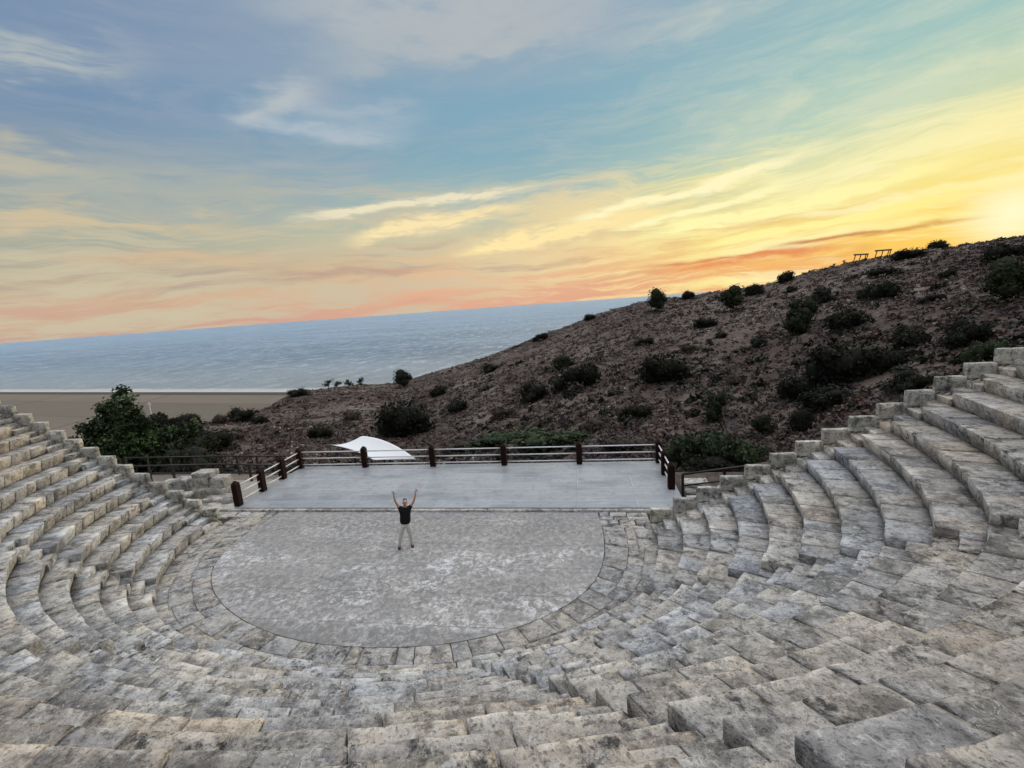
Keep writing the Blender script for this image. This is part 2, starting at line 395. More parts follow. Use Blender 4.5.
def stone_block(L, Dp, Hh, r, cell, seed, wear=1.0, undercut=0.0):
    """local block: u 0..L, v 0..Dp (back), w 0..Hh"""
    r = min(r, L*0.3, Dp*0.3, Hh*0.4)
    gu, gv, gw = grid_line(L, r, cell), grid_line(Dp, r, cell), grid_line(Hh, r, cell)
    pts, F = box_topo(len(gu)-1, len(gv)-1, len(gw)-1)
    p = np.c_[gu[pts[:, 0]], gv[pts[:, 1]], gw[pts[:, 2]]]
    lo = np.array([r, r, -9.0]); hi = np.array([L-r, Dp-r, Hh-r])
    inn = np.clip(p, lo, hi); d = p-inn; ln = np.linalg.norm(d, axis=1); mx = np.abs(d).max(1)
    s = np.where(ln > 1e-9, mx/np.maximum(ln, 1e-9), 1)
    p = inn+d*s[:, None]
    edge = ((np.abs(d) > r*0.5).sum(1) >= 2).astype(float)
    sd3 = seed*3.17
    q = p+sd3
    chip = np.clip(fbm(q*5.5, 2, seed % 97)-0.18, 0, 1)
    big = np.clip(fbm(q*1.9, 2, (seed+5) % 89)-0.45, 0, 1)
    cen = np.array([L/2, Dp/2, Hh*0.3])
    dirv = (cen-p); dirv /= np.maximum(np.linalg.norm(dirv, axis=1), 1e-6)[:, None]
    p = p+dirv*((chip*0.09*edge+big*0.10*edge+chip*0.012)*wear)[:, None]
    nz = np.stack([fbm(q*4.1, 3, 11), fbm(q*4.1+9, 3, 12), fbm(q*3.3+5, 3, 13)], 1)
    p = p+nz*np.array([0.006, 0.012, 0.011])*wear
    if undercut: p[:, 1] += undercut*np.clip((Hh*0.55-p[:, 2])/(Hh*0.55), 0, 1)*(p[:, 1] < Dp*0.5)
    return p, F
def tint_rand(rs):
    v = float(np.clip(rs.normal(1.0, 0.13), 0.66, 1.30)); w = rs.normal(0, 0.018)
    t_ = np.array([v*(1+w), v, v*(1-w*1.2)])
    u = rs.random()
    if u < 0.03: t_ *= np.array([1.02, 0.96, 0.90])
    elif u < 0.09: t_ *= 1.16
    elif u < 0.17: t_ *= np.array([0.68, 0.70, 0.74])
    return t_
def put_block(sp, tt0_fn, kf, L, depth, ztop, Hh, rs, cell, r=0.03, wear=1.0, undercut=0.02, tilt=0.006):
    """tt0_fn: maps physical u (m) to spline parameter"""
    seed = int(rs.integers(1, 99999))
    p, F = stone_block(L, depth, Hh, r, cell, seed, wear, undercut)
    tt = tt0_fn(p[:, 0])
    x_, y_, dx, dy = curve(tt, kf)
    dl = np.hypot(dx, dy); off = rs.normal(0, 0.007)
    x_ = x_+dx/dl*(p[:, 1]+off); y_ = y_+dy/dl*(p[:, 1]+off)
    z_ = ztop-Hh+p[:, 2]+rs.normal(0, 0.004)+rs.normal(0, tilt)*(p[:, 0]-L/2)+rs.normal(0, tilt)*(p[:, 1]-depth/2)
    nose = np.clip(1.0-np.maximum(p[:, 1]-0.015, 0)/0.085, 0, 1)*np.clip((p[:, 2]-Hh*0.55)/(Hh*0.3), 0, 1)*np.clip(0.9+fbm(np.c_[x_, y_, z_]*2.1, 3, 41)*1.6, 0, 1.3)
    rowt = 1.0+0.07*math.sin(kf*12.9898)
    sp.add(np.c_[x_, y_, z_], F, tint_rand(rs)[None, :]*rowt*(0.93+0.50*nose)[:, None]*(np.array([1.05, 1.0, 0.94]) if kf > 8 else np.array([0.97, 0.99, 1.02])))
def cell_for(x_, y_, z_=2.0):
    d = math.dist((x_, y_, z_), (CAMX, CAMY, CAMZ))
    return 0.04 if d < 3.6 else 0.06 if d < 6 else 0.10 if d < 9 else 0.16 if d < 14 else 0.25
def run_blocks(sp, k, s0, s1, ztop, depth, Hh, rs, lmin=0.42, lmax=0.95, AL=None, **kw):
    """fill arc length s0..s1 of row front k with blocks"""
    AL = arc(k) if AL is None else AL; s = s0
    while s < s1-0.05:
        L = rs.uniform(lmin, lmax)
        if s1-s-L < lmin*0.7: L = s1-s if s1-s < lmax*1.2 else (s1-s)/2
        gap = rs.uniform(0.006, 0.028)
        fn = lambda u, s=s, AL=AL, gap=gap: np.interp(s+gap/2+u, AL, TT)
        tm = np.interp(s+L/2, AL, TT); xm, ym, _, _ = curve(tm, k)
        put_block(sp, fn, k, L-gap, depth, ztop, Hh, rs, cell_for(float(xm), float(ym), ztop), **kw)
        s += L

NROW = 16
theatre = tag(empty('theatre_seating', (0, 0, 0)), 'curved grey limestone seating of the ancient theatre, stepped rows round the orchestra', 'theatre seating')
SW = 0.74                                         # stair width
EW = 0.62                                         # stair along the end walls
def bounds(k, AL):
    a = lambda tt: float(np.interp(tt, TT, AL))
    return [(EW, a(tA)), (a(tA)+SW, a(tB)), (a(tB)+SW, a(tC)-SW), (a(tC), a(tD)-SW), (a(tD), AL[-1]-EW)], \
           [(0.0, EW), (a(tA), a(tA)+SW), (a(tB), a(tB)+SW), (a(tC)-SW, a(tC)), (a(tD)-SW, a(tD)), (AL[-1]-EW, AL[-1])]
wedge_core = [Soup() for _ in range(5)]; stair_core = [Soup() for _ in range(6)]
stairs = [Soup() for _ in range(6)]
rows = {}
def strip_core(sp, AL, k, s0, s1, zlow, ztop, kdepth):
    n = max(3, int((s1-s0)/0.5)); s = np.linspace(s0, s1, n); tt = np.interp(s, AL, TT)
    x0, y0, _, _ = curve(tt, k); x1, y1, _, _ = curve(tt, k+kdepth)
    V = np.concatenate([np.c_[x0, y0, 0*x0+zlow], np.c_[x0, y0, 0*x0+ztop], np.c_[x1, y1, 0*x0+ztop]])
    i = np.arange(n-1); F = np.concatenate([np.c_[i, i+1, i+1+n, i+n], np.c_[i+n, i+1+n, i+1+2*n, i+2*n]])
    sp.add(V, F)
for k in range(1, NROW+1):
    AL = arc(k); wb, sb = bounds(k, AL)
    for wi, (a, b) in enumerate(wb):
        rs = np.random.default_rng(100*k+wi)
        sp = rows.setdefault((wi, k), Soup())
        dm = float(np.hypot(*D0[[0, 1, 3, 5, 6][wi]])) if wi in (0, 4) else 0.5
        dm = {0: 0.60, 1: 0.50, 2: 0.47, 3: 0.56, 4: 0.66}[wi]+0.07
        big = wi == 2
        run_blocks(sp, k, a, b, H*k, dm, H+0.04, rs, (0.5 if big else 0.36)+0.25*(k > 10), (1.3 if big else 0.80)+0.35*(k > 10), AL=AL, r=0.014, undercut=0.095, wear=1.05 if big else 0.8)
        strip_core(wedge_core[wi], AL, k+0.16, a+0.06, b-0.06, H*(k-1)-0.1, H*k-0.10, 1.0)
    for si, (a, b) in enumerate(sb):
        rs = np.random.default_rng(9000+100*k+si)
        for half in (0, 1):
            kk = k+0.5*half; ALh = arc(kk)
            # keep the same fraction of the stair strip
            tA_, tB_ = np.interp([a, b], AL, TT); s0, s1 = np.interp([tA_, tB_], TT, ALh)
            dd = {0: 0.33, 1: 0.28, 2: 0.25, 3: 0.28, 4: 0.33, 5: 0.36}[si]
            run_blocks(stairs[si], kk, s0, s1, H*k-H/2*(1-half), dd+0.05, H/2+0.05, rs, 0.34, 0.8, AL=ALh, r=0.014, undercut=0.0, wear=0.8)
        strip_core(stair_core[si], AL, k+0.1, a, b, H*(k-1)-0.2, H*k-H/2-0.09, 1.0)
for wi in range(5):
    w_ = wedge_core[wi].obj('seating_wedge', M_core, theatre)
    for k in range(1, NROW+1): rows[(wi, k)].obj('seat_row', M_stone, w_, smooth=True)
for si in range(6):
    s_ = stair_core[si].obj('stairway', M_core, theatre)
    stairs[si].obj('stair_steps', M_stone, s_, smooth=True)
# walkway behind the last row, under and behind the viewpoint
wk = Soup()
for j in range(3):
    kk = NROW+1+j*1.3; ALw = arc(kk); rs = np.random.default_rng(400+j)
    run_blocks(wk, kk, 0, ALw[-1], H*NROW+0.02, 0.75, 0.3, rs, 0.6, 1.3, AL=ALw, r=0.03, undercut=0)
wk.obj('upper_walkway', M_stone, theatre, smooth=True)

# ------------------------------------------------------------------ paving between orchestra circle and first row
def ring_inner(tt):
    x1, y1, _, _ = curve(tt, 1.0); a = np.arctan2(y1, x1-0.0)
    return a
ORC = 6.0
OR_A = np.radians([-190, -174, -170, -163, -156, -147, -130, -119, -109, -95, -81, -63, -53, -44, -39, -31, -22, -15, 0, 10])
OR_R = np.array([6.0, 6.03, 6.23, 6.32, 6.40, 6.33, 6.02, 5.86, 5.80, 5.76, 5.82, 6.12, 6.28, 6.42, 6.47, 6.50, 6.30, 6.10, 5.84, 5.80])
def orc_r(a):            # the floor is not a true circle: measured outline, smoothed
    a = np.asarray(a, float); a = np.where(a > 1.2, a-2*math.pi, a); r = 0
    for d_ in (-0.12, -0.06, 0, 0.06, 0.12): r = r+np.interp(a+d_, OR_A, OR_R)/5
    return r
pav = Soup(); rs = np.random.default_rng(55)
def pave_pt(tt, f):
    x1, y1, dx, dy = curve(tt, 1.0); a = np.arctan2(y1, x1); r1 = np.hypot(x1, y1)
    r = orc_r(a)+0.012+(r1+0.1-orc_r(a)-0.012)*f
    return r*np.cos(a), r*np.sin(a)
AL1 = arc(1.0)
def pave_course(f0, f1, s0, s1):
    s = s0
    while s < s1-0.1:
        L = rs.uniform(0.4, 1.0); 
        if s1-s-L < 0.3: L = s1-s
        gp = 0.016
        Wd = 1.0; p, F = stone_block(L-gp, Wd, 0.2, 0.02, 0.22 if s < 99 else 0.2, int(rs.integers(1, 9999)), 0.7, 0)
        tt = np.interp(s+gp/2+p[:, 0], AL1, TT)
        fa, fb = f0, f1
        x_, y_ = pave_pt(tt, fa+(fb-fa)*np.clip(p[:, 1], 0.008, 0.992))
        z_ = -0.2+p[:, 2]+rs.normal(0.0, 0.005)+0.004
        pav.add(np.c_[x_, y_, z_], F, tint_rand(rs)**0.6*0.95); s += L
Ltot = AL1[-1]; nseg = 17
for i in range(nseg):
    s0, s1 = Ltot*i/nseg, Ltot*(i+1)/nseg
    x1, y1, _, _ = curve(np.interp((s0+s1)/2, AL1, TT), 1.0); gapw = float(np.hypot(x1, y1)-orc_r(np.arctan2(y1, x1)))
    n = max(1, int(round(gapw/0.5))); cuts = np.linspace(0, 1, n+1); cuts[1:-1] += rs.uniform(-0.3, 0.3, n-1)/n
    for j in range(n): pave_course(cuts[j], cuts[j+1], s0, s1)
# the straight ends of the paving between the seats and the stage
def flag_patch(sp, x0, x1, y0, y1, inside, seed, smin=0.35, smax=0.9, zt=0.004, tone=1.0):
    rs2 = np.random.default_rng(seed); yy = y0
    while yy < y1-0.05:
        dy = min(rs2.uniform(smin*0.7, smax*0.7), y1-yy)
        if y1-yy-dy < 0.15: dy = y1-yy
        xx = x0
        while xx < x1-0.05:
            dx = rs2.uniform(smin, smax)
            if x1-xx-dx < 0.2: dx = x1-xx
            if inside(xx+dx/2, yy+dy/2):
                p, F = stone_block(dx-0.02, dy-0.02, 0.2, 0.02, 0.22, int(rs2.integers(1, 9999)), 0.8, 0)
                sk = rs2.normal(0, 0.05)
                sp.add(np.c_[xx+0.01+p[:, 0]+sk*p[:, 1], yy+0.01+p[:, 1], -0.2+zt+p[:, 2]+rs2.normal(0, 0.008)], F, tint_rand(rs2)*tone)
            xx += dx
        yy += dy
flag_patch(pav, 5.86, 7.42, -0.5, 0.60, lambda a, b: True, 3, 0.25, 0.6, tone=1.12)
flag_patch(pav, -9.6, -6.06, -0.5, 0.60, lambda a, b: a > -7.4 or b > 0.06, 4, 0.4, 0.9, tone=1.12)
po = pav.obj('orchestra_paving', M_stone, None, smooth=True); tag(po, kind='structure')

# orchestra floor: cement screed with pale scuffs
m, gg = new_mat('orchestra screed'); P = gg.node('ShaderNodeNewGeometry').outputs['Position']
px, py, pz = gg.sep(P)
a1 = gg.noise(P, 0.55, 5, 0.65); a2 = gg.noise(P, 2.4, 8, 0.78, 1.1); a3 = gg.noise(P, 6.5, 8, 0.85, 0.6); a4 = gg.noise(gg.xyz(px*0.22, py*1.1, 2.0), 1.0, 5, 0.65)
c = gg.mix(gg.smooth(a1, 0.35, 0.65), (0.165, 0.163, 0.162), (0.22, 0.208, 0.192))
c = gg.mix(gg.smooth(a3, 0.50, 0.60)*0.65, c, (0.37, 0.365, 0.36))
c = gg.mix(gg.smooth(a3, 0.50, 0.40)*0.75, c, (0.07, 0.068, 0.066))
c = gg.mix(gg.smooth(a2, 0.48, 0.36)*0.5, c, (0.11, 0.108, 0.105))
lowr = 1.0-gg.smooth(py, -2.8, -1.0)
white = gg.smooth(a2*0.5+a3*0.5, 0.47, 0.60)*gg.smooth(a4*0.85+a1*0.15+lowr*0.14-0.02, 0.46, 0.60)
white = white*gg.smooth(gg.noise(gg.xyz(px*0.30, py*0.7, 8.0), 1.0, 4, 0.6), 0.40, 0.58)
c = gg.mix(white*(0.6+lowr*0.4), c, (0.60, 0.60, 0.615))
# broad worn courses, joints across the floor
def joint(coord, period, width, off=0.0, wob=None):
    q = coord/period+off
    fr = gg.m('ABSOLUTE', gg.m('FRACT', q)-0.5)
    return gg.smooth(fr, 0.5-width/period, 0.5-width/period*0.3)
wob = gg.noise(gg.xyz(px*0.6, 0.0, 4.0), 1.0, 3, 0.5)*0.06
jn = joint(py+wob, 1.17, 0.022, 0.3)
jbreak = gg.smooth(gg.noise(P, 1.7, 3, 0.6), 0.40, 0.52)
c = gg.mix(jn*jbreak*0.6, c, (0.12, 0.115, 0.11))
crow = gg.m('FLOOR', (py+wob)/1.17+0.8)
band = gg.noise(gg.xyz(crow*3.7, 0.0, 0.0), 1.0, 0, 0.5)
c = gg.mix(gg.smooth(band, 0.35, 0.65)*0.25, c, (0.34, 0.335, 0.33))
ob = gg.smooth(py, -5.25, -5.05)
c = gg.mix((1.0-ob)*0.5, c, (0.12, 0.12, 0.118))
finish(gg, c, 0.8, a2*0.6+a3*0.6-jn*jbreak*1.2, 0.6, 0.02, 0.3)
M_orch = m
aa = np.linspace(-math.pi-math.asin(0.6/6), math.asin(0.6/6), 160)
ring = [(float(orc_r(a)*math.cos(a)), float(orc_r(a)*math.sin(a))) for a in aa]
V = [(x_, y_, 0.0) for x_, y_ in ring]+[(x_, y_, -0.15) for x_, y_ in ring]; n = len(ring)
F = [tuple(range(n))]+[(i, i+n, i+1+n, i+1) for i in range(n-1)]
tag(mesh_py('orchestra_floor', V, F, M_orch), kind='structure')
# dark bed under all the slabs
tag(mesh_py('orchestra_bed', [(-10, -7.4, -0.055), (8.2, -7.4, -0.055), (8.2, 0.7, -0.055), (-10, 0.7, -0.055)], [(0, 1, 2, 3)], M_core), kind='structure')

# ------------------------------------------------------------------ stage
XL, XR, YF, YB, ZS = -8.05, 8.72, 0.73, 5.15, 0.10
m, gg = new_mat('stage slabs'); P = gg.node('ShaderNodeNewGeometry').outputs['Position']; px, py, pz = gg.sep(P)
b1 = gg.noise(P, 0.9, 5, 0.6); b2 = gg.noise(P, 5, 6, 0.7); b3 = gg.noise(gg.xyz(px*0.5, py*2.5, 0.0), 1.2, 5, 0.7)
row = gg.m('FLOOR', (py-YF)/1.10); colm = gg.m('FLOOR', px/2.05+row*0.0+60.0)
idn = gg.node('ShaderNodeTexWhiteNoise', {'Vector': gg.xyz(colm, row, 1.0)}, noise_dimensions='3D').outputs['Value']
c = gg.mix(idn, (0.215, 0.227, 0.24), (0.30, 0.312, 0.325))
c = gg.mix(gg.smooth(b1, 0.35, 0.7)*0.5, c, (0.28, 0.29, 0.305))
c = gg.mix(gg.smooth(b3, 0.5, 0.68)*0.55, c, (0.38, 0.385, 0.395))
c = gg.mix(gg.smooth(b2, 0.50, 0.70)*0.45, c, (0.085, 0.09, 0.105))
c = gg.mix(gg.smooth(gg.noise(gg.xyz(px*0.35, py*0.9, 5.0), 1.0, 5, 0.6), 0.50, 0.66)*0.45, c, (0.10, 0.11, 0.13))
j1 = joint(py-YF, 1.10, 0.02, 0.5); j2 = joint(px, 2.05, 0.018, 0.5)
jj = gg.m('MAXIMUM', j1, j2*gg.smooth(b1, 0.45, 0.6))
c = gg.mix(jj*0.8, c, (0.46, 0.46, 0.455))
jd = gg.m('MAXIMUM', joint(py-YF+0.03, 1.10, 0.012, 0.5), joint(px+0.03, 2.05, 0.012, 0.5)*0.6); c = gg.mix(jd*0.6, c, (0.09, 0.09, 0.10))
rghn = gg.m('MULTIPLY_ADD', b2, 0.22, 0.24)
finish(gg, c, rghn, b2*0.3-jj*0.4, 0.25, 0.01, 0.5)
M_stage = m
stage = tag(empty('stage_platform', (0, 3, 0)), 'low flat stage of smooth blue-grey slabs behind the orchestra', 'stage')
def local_mesh(name, V, F, mat, parent, smooth=False):
    o = mesh_py(name, [(a-parent.location.x, b-parent.location.y, c-parent.location.z) for a, b, c in V], F, mat, parent, smooth); return o
local_mesh('deck', [(XL, YF, ZS), (XR, YF, ZS), (XR, YB, ZS), (XL, YB, ZS), (XL, YF, -1.6), (XR, YF, -1.6), (XR, YB, -1.6), (XL, YB, -1.6)],
           [(0, 1, 2, 3), (4, 5, 1, 0), (5, 6, 2, 1), (6, 7, 3, 2), (7, 4, 0, 3)], M_stage, stage)
M_curb = stone_mat('pale kerb stone', warm=(0.47, 0.445, 0.39), grey=(0.42, 0.41, 0.39))
kb = Soup(); rs = np.random.default_rng(77); xx = -9.2
while xx < 8.9:
    L = rs.uniform(0.9, 1.7); p, F = stone_block(L-0.008, 0.14, 0.20, 0.012, 0.3, int(rs.integers(1, 9999)), 0.35, 0)
    kb.add(np.c_[xx+p[:, 0], YF-0.145+p[:, 1]-3, p[:, 2]-0.125], F, tint_rand(rs)**0.4); xx += L
kb.obj('front_kerb', M_curb, stage, smooth=True)

# ------------------------------------------------------------------ end walls with stepped coping
def end_wall(side, name, label):
    root = tag(empty(name, (0, 0, 0)), label, 'wall')
    rs2 = np.random.default_rng(31+side); X0 = 7.38 if side > 0 else 7.63; w = 0.672 if side > 0 else 0.640
    yF, yB = -0.52, -0.10
    body = Soup()
    for k in range(1, NROW+2):
        zt = H*k+0.30; xa, xb = X0+(k-1)*w-0.30*(k == 1)*0, X0+k*w
        # coping block, one per seat row, a little longer on the first
        p, F = stone_block(w+0.004, 0.17, 0.40, 0.012, 0.09 if side > 0 else 0.12, int(rs2.integers(1, 9999)), 0.8, 0)
        xs = (xa+p[:, 0]-0.0); 
        q = np.c_[side*xs, (yF-0.02+p[:, 1]), zt-0.40+p[:, 2]+rs2.normal(0, 0.004)]
        if side < 0: F = F[:, ::-1]
        sp = Soup(); sp.add(q, F, tint_rand(rs2)**0.6*1.05); sp.obj('coping_block', M_wallst, root, smooth=True)
        # body under it: raking base course with swelling foot
        p, F = stone_block(w+0.03, 0.20, 0.9, 0.03, 0.12, int(rs2.integers(1, 9999)), 0.6, 0)
        z_ = H*k-0.10-0.9+p[:, 2]+(p[:, 0]-w/2)*H/w*0.9
        q = np.c_[side*(xa-0.01+p[:, 0]), yF-0.035+p[:, 1], np.minimum(z_, zt-0.06)]
        if side < 0: F = F[:, ::-1]
        body.add(q, F, tint_rand(rs2)**0.6)
    body.obj('wall_body', M_wallst, root, smooth=True)
    return root
end_wall(1, 'parapet_wall', 'stepped limestone parapet wall rising on the right of the seats')
end_wall(-1, 'parapet_wall', 'stepped limestone parapet wall descending on the left of the seats')

# ------------------------------------------------------------------ terrain
# control table: azimuth (deg), near level z at r=24, ridge distance, ridge height
def elz(r, e): return CAMZ+r*math.tan(R(e))
RID = [(-100, -3.0, 70, -4), (-75, -3.5, 70, -7), (-58.4, -3.0, 62, elz(62, -9.6)), (-52, -3.0, 72, elz(72, -9.6)), (-45, -2.6, 84, elz(84, -9.9)),
       (-39.5, -2.8, 104, elz(104, -9.9)), (-37.4, -3.0, 125, elz(125, -9.0)), (-35.2, -3.4, 142, elz(142, -8.25)), (-30.3, -4.0, 150, elz(150, -8.15)), (-23.3, -4.8, 150, elz(150, -8.5)),
       (-18.2, -5.0, 146, elz(146, -7.5)), (-13, -5.0, 140, elz(140, -6.4)), (-5.2, -4.8, 132, elz(132, -4.15)), (2.4, -4.4, 124, elz(124, -1.8)),
       (7.2, -4.2, 118, elz(118, -0.8)), (13.9, -3.8, 112, elz(112, -0.35)), (20, -3.4, 106, elz(106, 0.2)), (23.6, -2.4, 104, elz(104, 1.1)),
       (28.6, -0.6, 102, elz(102, 2.15)), (34.3, 1.0, 100, elz(100, 2.5)), (39.3, 2.2, 98, elz(98, 2.65)), (50, 3.2, 96, elz(96, 3.2)),
       (70, 4.0, 95, 14), (100, 4.5, 95, 16), (180, 5, 90, 16), (235, 2.5, 80, 8), (260, -3.0, 70, -4)]
RA = np.array(RID, float)
def terrain(x_, y_, detail=True):
    x_ = np.asarray(x_, float); y_ = np.asarray(y_, float)
    a = np.degrees(np.arctan2(x_-CAMX, y_-CAMY)); a = np.where(a < -100, a+360, a); r = np.hypot(x_-CAMX, y_-CAMY)
    rr = np.interp(a, RA[:, 0], RA[:, 2]); z0 = np.interp(a, RA[:, 0], RA[:, 1]); zr = np.interp(a, RA[:, 0], RA[:, 3])
    f = np.clip((r-24)/(rr-24), 0, 1)
    zz = z0+(zr-z0)*f**0.93
    over = np.clip(r-rr, 0, None)
    left = np.clip((8-a)/30, 0, 1)          # steep cliff on the sea side, long shoulder on the right
    slope = 0.30+0.45*left
    zz = zz-slope*over-0.0*over
    if detail:
        amp = np.clip((r-20)/40, 0.15, 1)
        zz = zz+amp*(0.9*n2d(x_, y_, 19, 3, 3)*np.clip(1-np.abs(r-rr)/60, 0.35, 1)*0.6+0.22*n2d(x_, y_, 4.0, 3, 5)+0.06*n2d(x_, y_, 1.1, 3, 6))
    zz = np.maximum(zz, -70.3)
    # level ground under and behind the theatre
    rt_ = np.hypot(x_-0.3, (y_+1.0))
    ins = (y_ < 0.9) & (rt_ < 21.5)
    zz = np.where(ins, np.minimum(zz, -1.0+0*zz), zz)
    st_ = (x_ > -21) & (x_ < 24) & (y_ > -1) & (y_ < 7.5)
    zz = np.where(st_, np.minimum(zz, -1.0-0.12*np.clip(y_-5.0, 0, 9)), zz)
    return zz
az_l = np.radians(np.r_[np.arange(-72, 52, 0.30), np.arange(52, 288.01, 3.0)])
rr_l = np.r_[np.linspace(3, 20, 14), 20*np.exp(np.linspace(0.02, math.log(170/20), 250)), 172*np.exp(np.linspace(0.01, math.log(700/172), 50))]
AZ, RR = np.meshgrid(az_l, rr_l); X = CAMX+RR*np.sin(AZ); Y = CAMY+RR*np.cos(AZ); Z = terrain(X, Y)
nr, na = X.shape; idx = np.arange(nr*na).reshape(nr, na)
F = np.stack([idx[:-1, :-1], idx[1:, :-1], idx[1:, 1:], idx[:-1, 1:]], -1).reshape(-1, 4)
m, gg = new_mat('dry hillside'); P = gg.node('ShaderNodeNewGeometry').outputs['Position']
t1 = gg.noise(P, 0.05, 5, 0.6); t2 = gg.noise(P, 0.35, 7, 0.7, 0.5); t3 = gg.noise(P, 2.2, 7, 0.75); t4 = gg.noise(P, 9, 4, 0.7)
c = gg.mix(gg.smooth(t1*0.6+t2*0.4, 0.40, 0.60), (0.066, 0.051, 0.046), (0.120, 0.096, 0.082))
c = gg.mix(gg.smooth(t2, 0.52, 0.70)*0.5, c, (0.150, 0.122, 0.100))
c = gg.mix(gg.smooth(t3, 0.50, 0.64)*0.6, c, (0.034, 0.027, 0.025))
grav = gg.smooth(gg.noise(P, 0.09, 4, 0.6), 0.54, 0.64)*gg.smooth(t3, 0.42, 0.6)
c = gg.mix(grav*0.6, c, (0.21, 0.195, 0.175))
st = gg.vor(P, 1.6); c = gg.mix((1.0-gg.smooth(st, 0.10, 0.20))*gg.smooth(t2, 0.45, 0.6)*0.7, c, (0.30, 0.285, 0.26))
finish(gg, c, 0.97, t3*0.8+t4*0.3, 0.8, 0.2, 0.05)
M_hill = m
tag(mesh_np('hillside', np.c_[X.ravel(), Y.ravel(), Z.ravel()], F, M_hill, smooth=True), kind='structure')

# the coastal plain with its ploughed fields, one sheet to the shore and beyond to all sides
def far_sheet(name, pts, z, mat):
    return tag(mesh_py(name, [(a, b, z) for a, b in pts], [tuple(range(len(pts)))], mat), kind='structure')
cx0, cy0 = -906.0, 560.0; cdx, cdy = 601/613.3, -123.5/613.3     # shoreline
shore = lambda u, v=0: (cx0+cdx*u-cdy*v, cy0+cdy*u+cdx*v)
m, gg = new_mat('fields'); P = gg.node('ShaderNodeNewGeometry').outputs['Position']; px, py, pz = gg.sep(P)
u = (px-cx0)*cdx+(py-cy0)*cdy; v = (py-cy0)*cdx-(px-cx0)*cdy
wv_ = gg.noise(P, 0.01, 3, 0.5)*14.0
fa = gg.m('FLOOR', (v+wv_*0.4)/62.0); fb = gg.m('FLOOR', (u+v*0.5)/210.0)
fid = gg.node('ShaderNodeTexWhiteNoise', {'Vector': gg.xyz(fa, fb, 3.0)}, noise_dimensions='3D').outputs['Value']
c = gg.mix(fid, (0.125, 0.105, 0.088), (0.172, 0.146, 0.122))
c = gg.mix(gg.smooth(gg.noise(P, 0.02, 6, 0.65), 0.35, 0.7)*0.5, c, (0.125, 0.120, 0.090))
fj = gg.m('ABSOLUTE', gg.m('FRACT', (u+v*0.5)/210.0)-0.5)
c = gg.mix(gg.smooth(fj, 0.490, 0.497)*0.7, c, (0.07, 0.06, 0.045))
fk = gg.m('ABSOLUTE', gg.m('FRACT', (v+wv_*0.4)/62.0)-0.5)
c = gg.mix(gg.smooth(fk, 0.47, 0.49)*0.45, c, (0.09, 0.08, 0.06))
beach = gg.smooth(v, -9, -6)
c = gg.mix(gg.smooth(v, -26, -22)*(1.0-gg.smooth(v, -9, -6))*0.85, c, (0.055, 0.055, 0.045))
c = gg.mix(beach, c, (0.40, 0.385, 0.36))
finish(gg, c, 0.95, gg.noise(P, 0.3, 4, 0.7), 0.3, 0.5, 0.05)
far_sheet('coastal_plain', [shore(-4000, 0), shore(3500, 0), (3000, -3000), (-4000, -3000)], -70.0, m)
# sea
m, gg = new_mat('sea water'); P = gg.node('ShaderNodeNewGeometry').outputs['Position']; px, py, pz = gg.sep(P)
u = (px-cx0)*cdx+(py-cy0)*cdy; v = (py-cy0)*cdx-(px-cx0)*cdy
w1_ = gg.noise(gg.xyz(u*0.05, v*0.02, 0.0), 1.0, 10, 0.88); w2_ = gg.noise(gg.xyz(u*0.0015, v*0.004, 3.0), 1.0, 5, 0.6)
c = gg.mix(gg.smooth(w2_, 0.35, 0.65), (0.10, 0.19, 0.30), (0.17, 0.28, 0.40))
c = gg.mix(gg.smooth(w1_, 0.50, 0.60)*0.75, c, (0.66, 0.74, 0.79))  # pale sparkle of the waves, glints painted into the water colour
c = gg.mix(gg.smooth(gg.noise(gg.xyz(u*0.006, v*0.02, 7.0), 1.0, 8, 0.75), 0.50, 0.36)*0.45, c, (0.14, 0.26, 0.38))
surf = (1.0-gg.smooth(v+gg.noise(gg.xyz(u*0.01, 0.0, 0.0), 1.0, 4, 0.6)*30.0, 22, 36))
c = gg.mix(surf*0.9, c, (0.80, 0.80, 0.78))
c = gg.mix((1.0-gg.smooth(v, 20, 400))*0.4, c, (0.50, 0.55, 0.56))
finish(gg, c, 0.35, w1_, 0.9, 12.0, 0.5, {'IOR': 1.33})
M_sea = m
RS = 38500
pts = [shore(-36000, 0.0), shore(36000, 0.0)]+[(RS*math.sin(a), RS*math.cos(a)) for a in np.radians(np.linspace(101, -79, 121))]
tag(mesh_py('sea', [(a, b, -70.05) for a, b in [shore(-36000, -8), shore(36000, -8)]+pts[2:]], [tuple(range(len(pts)))], M_sea), kind='structure')
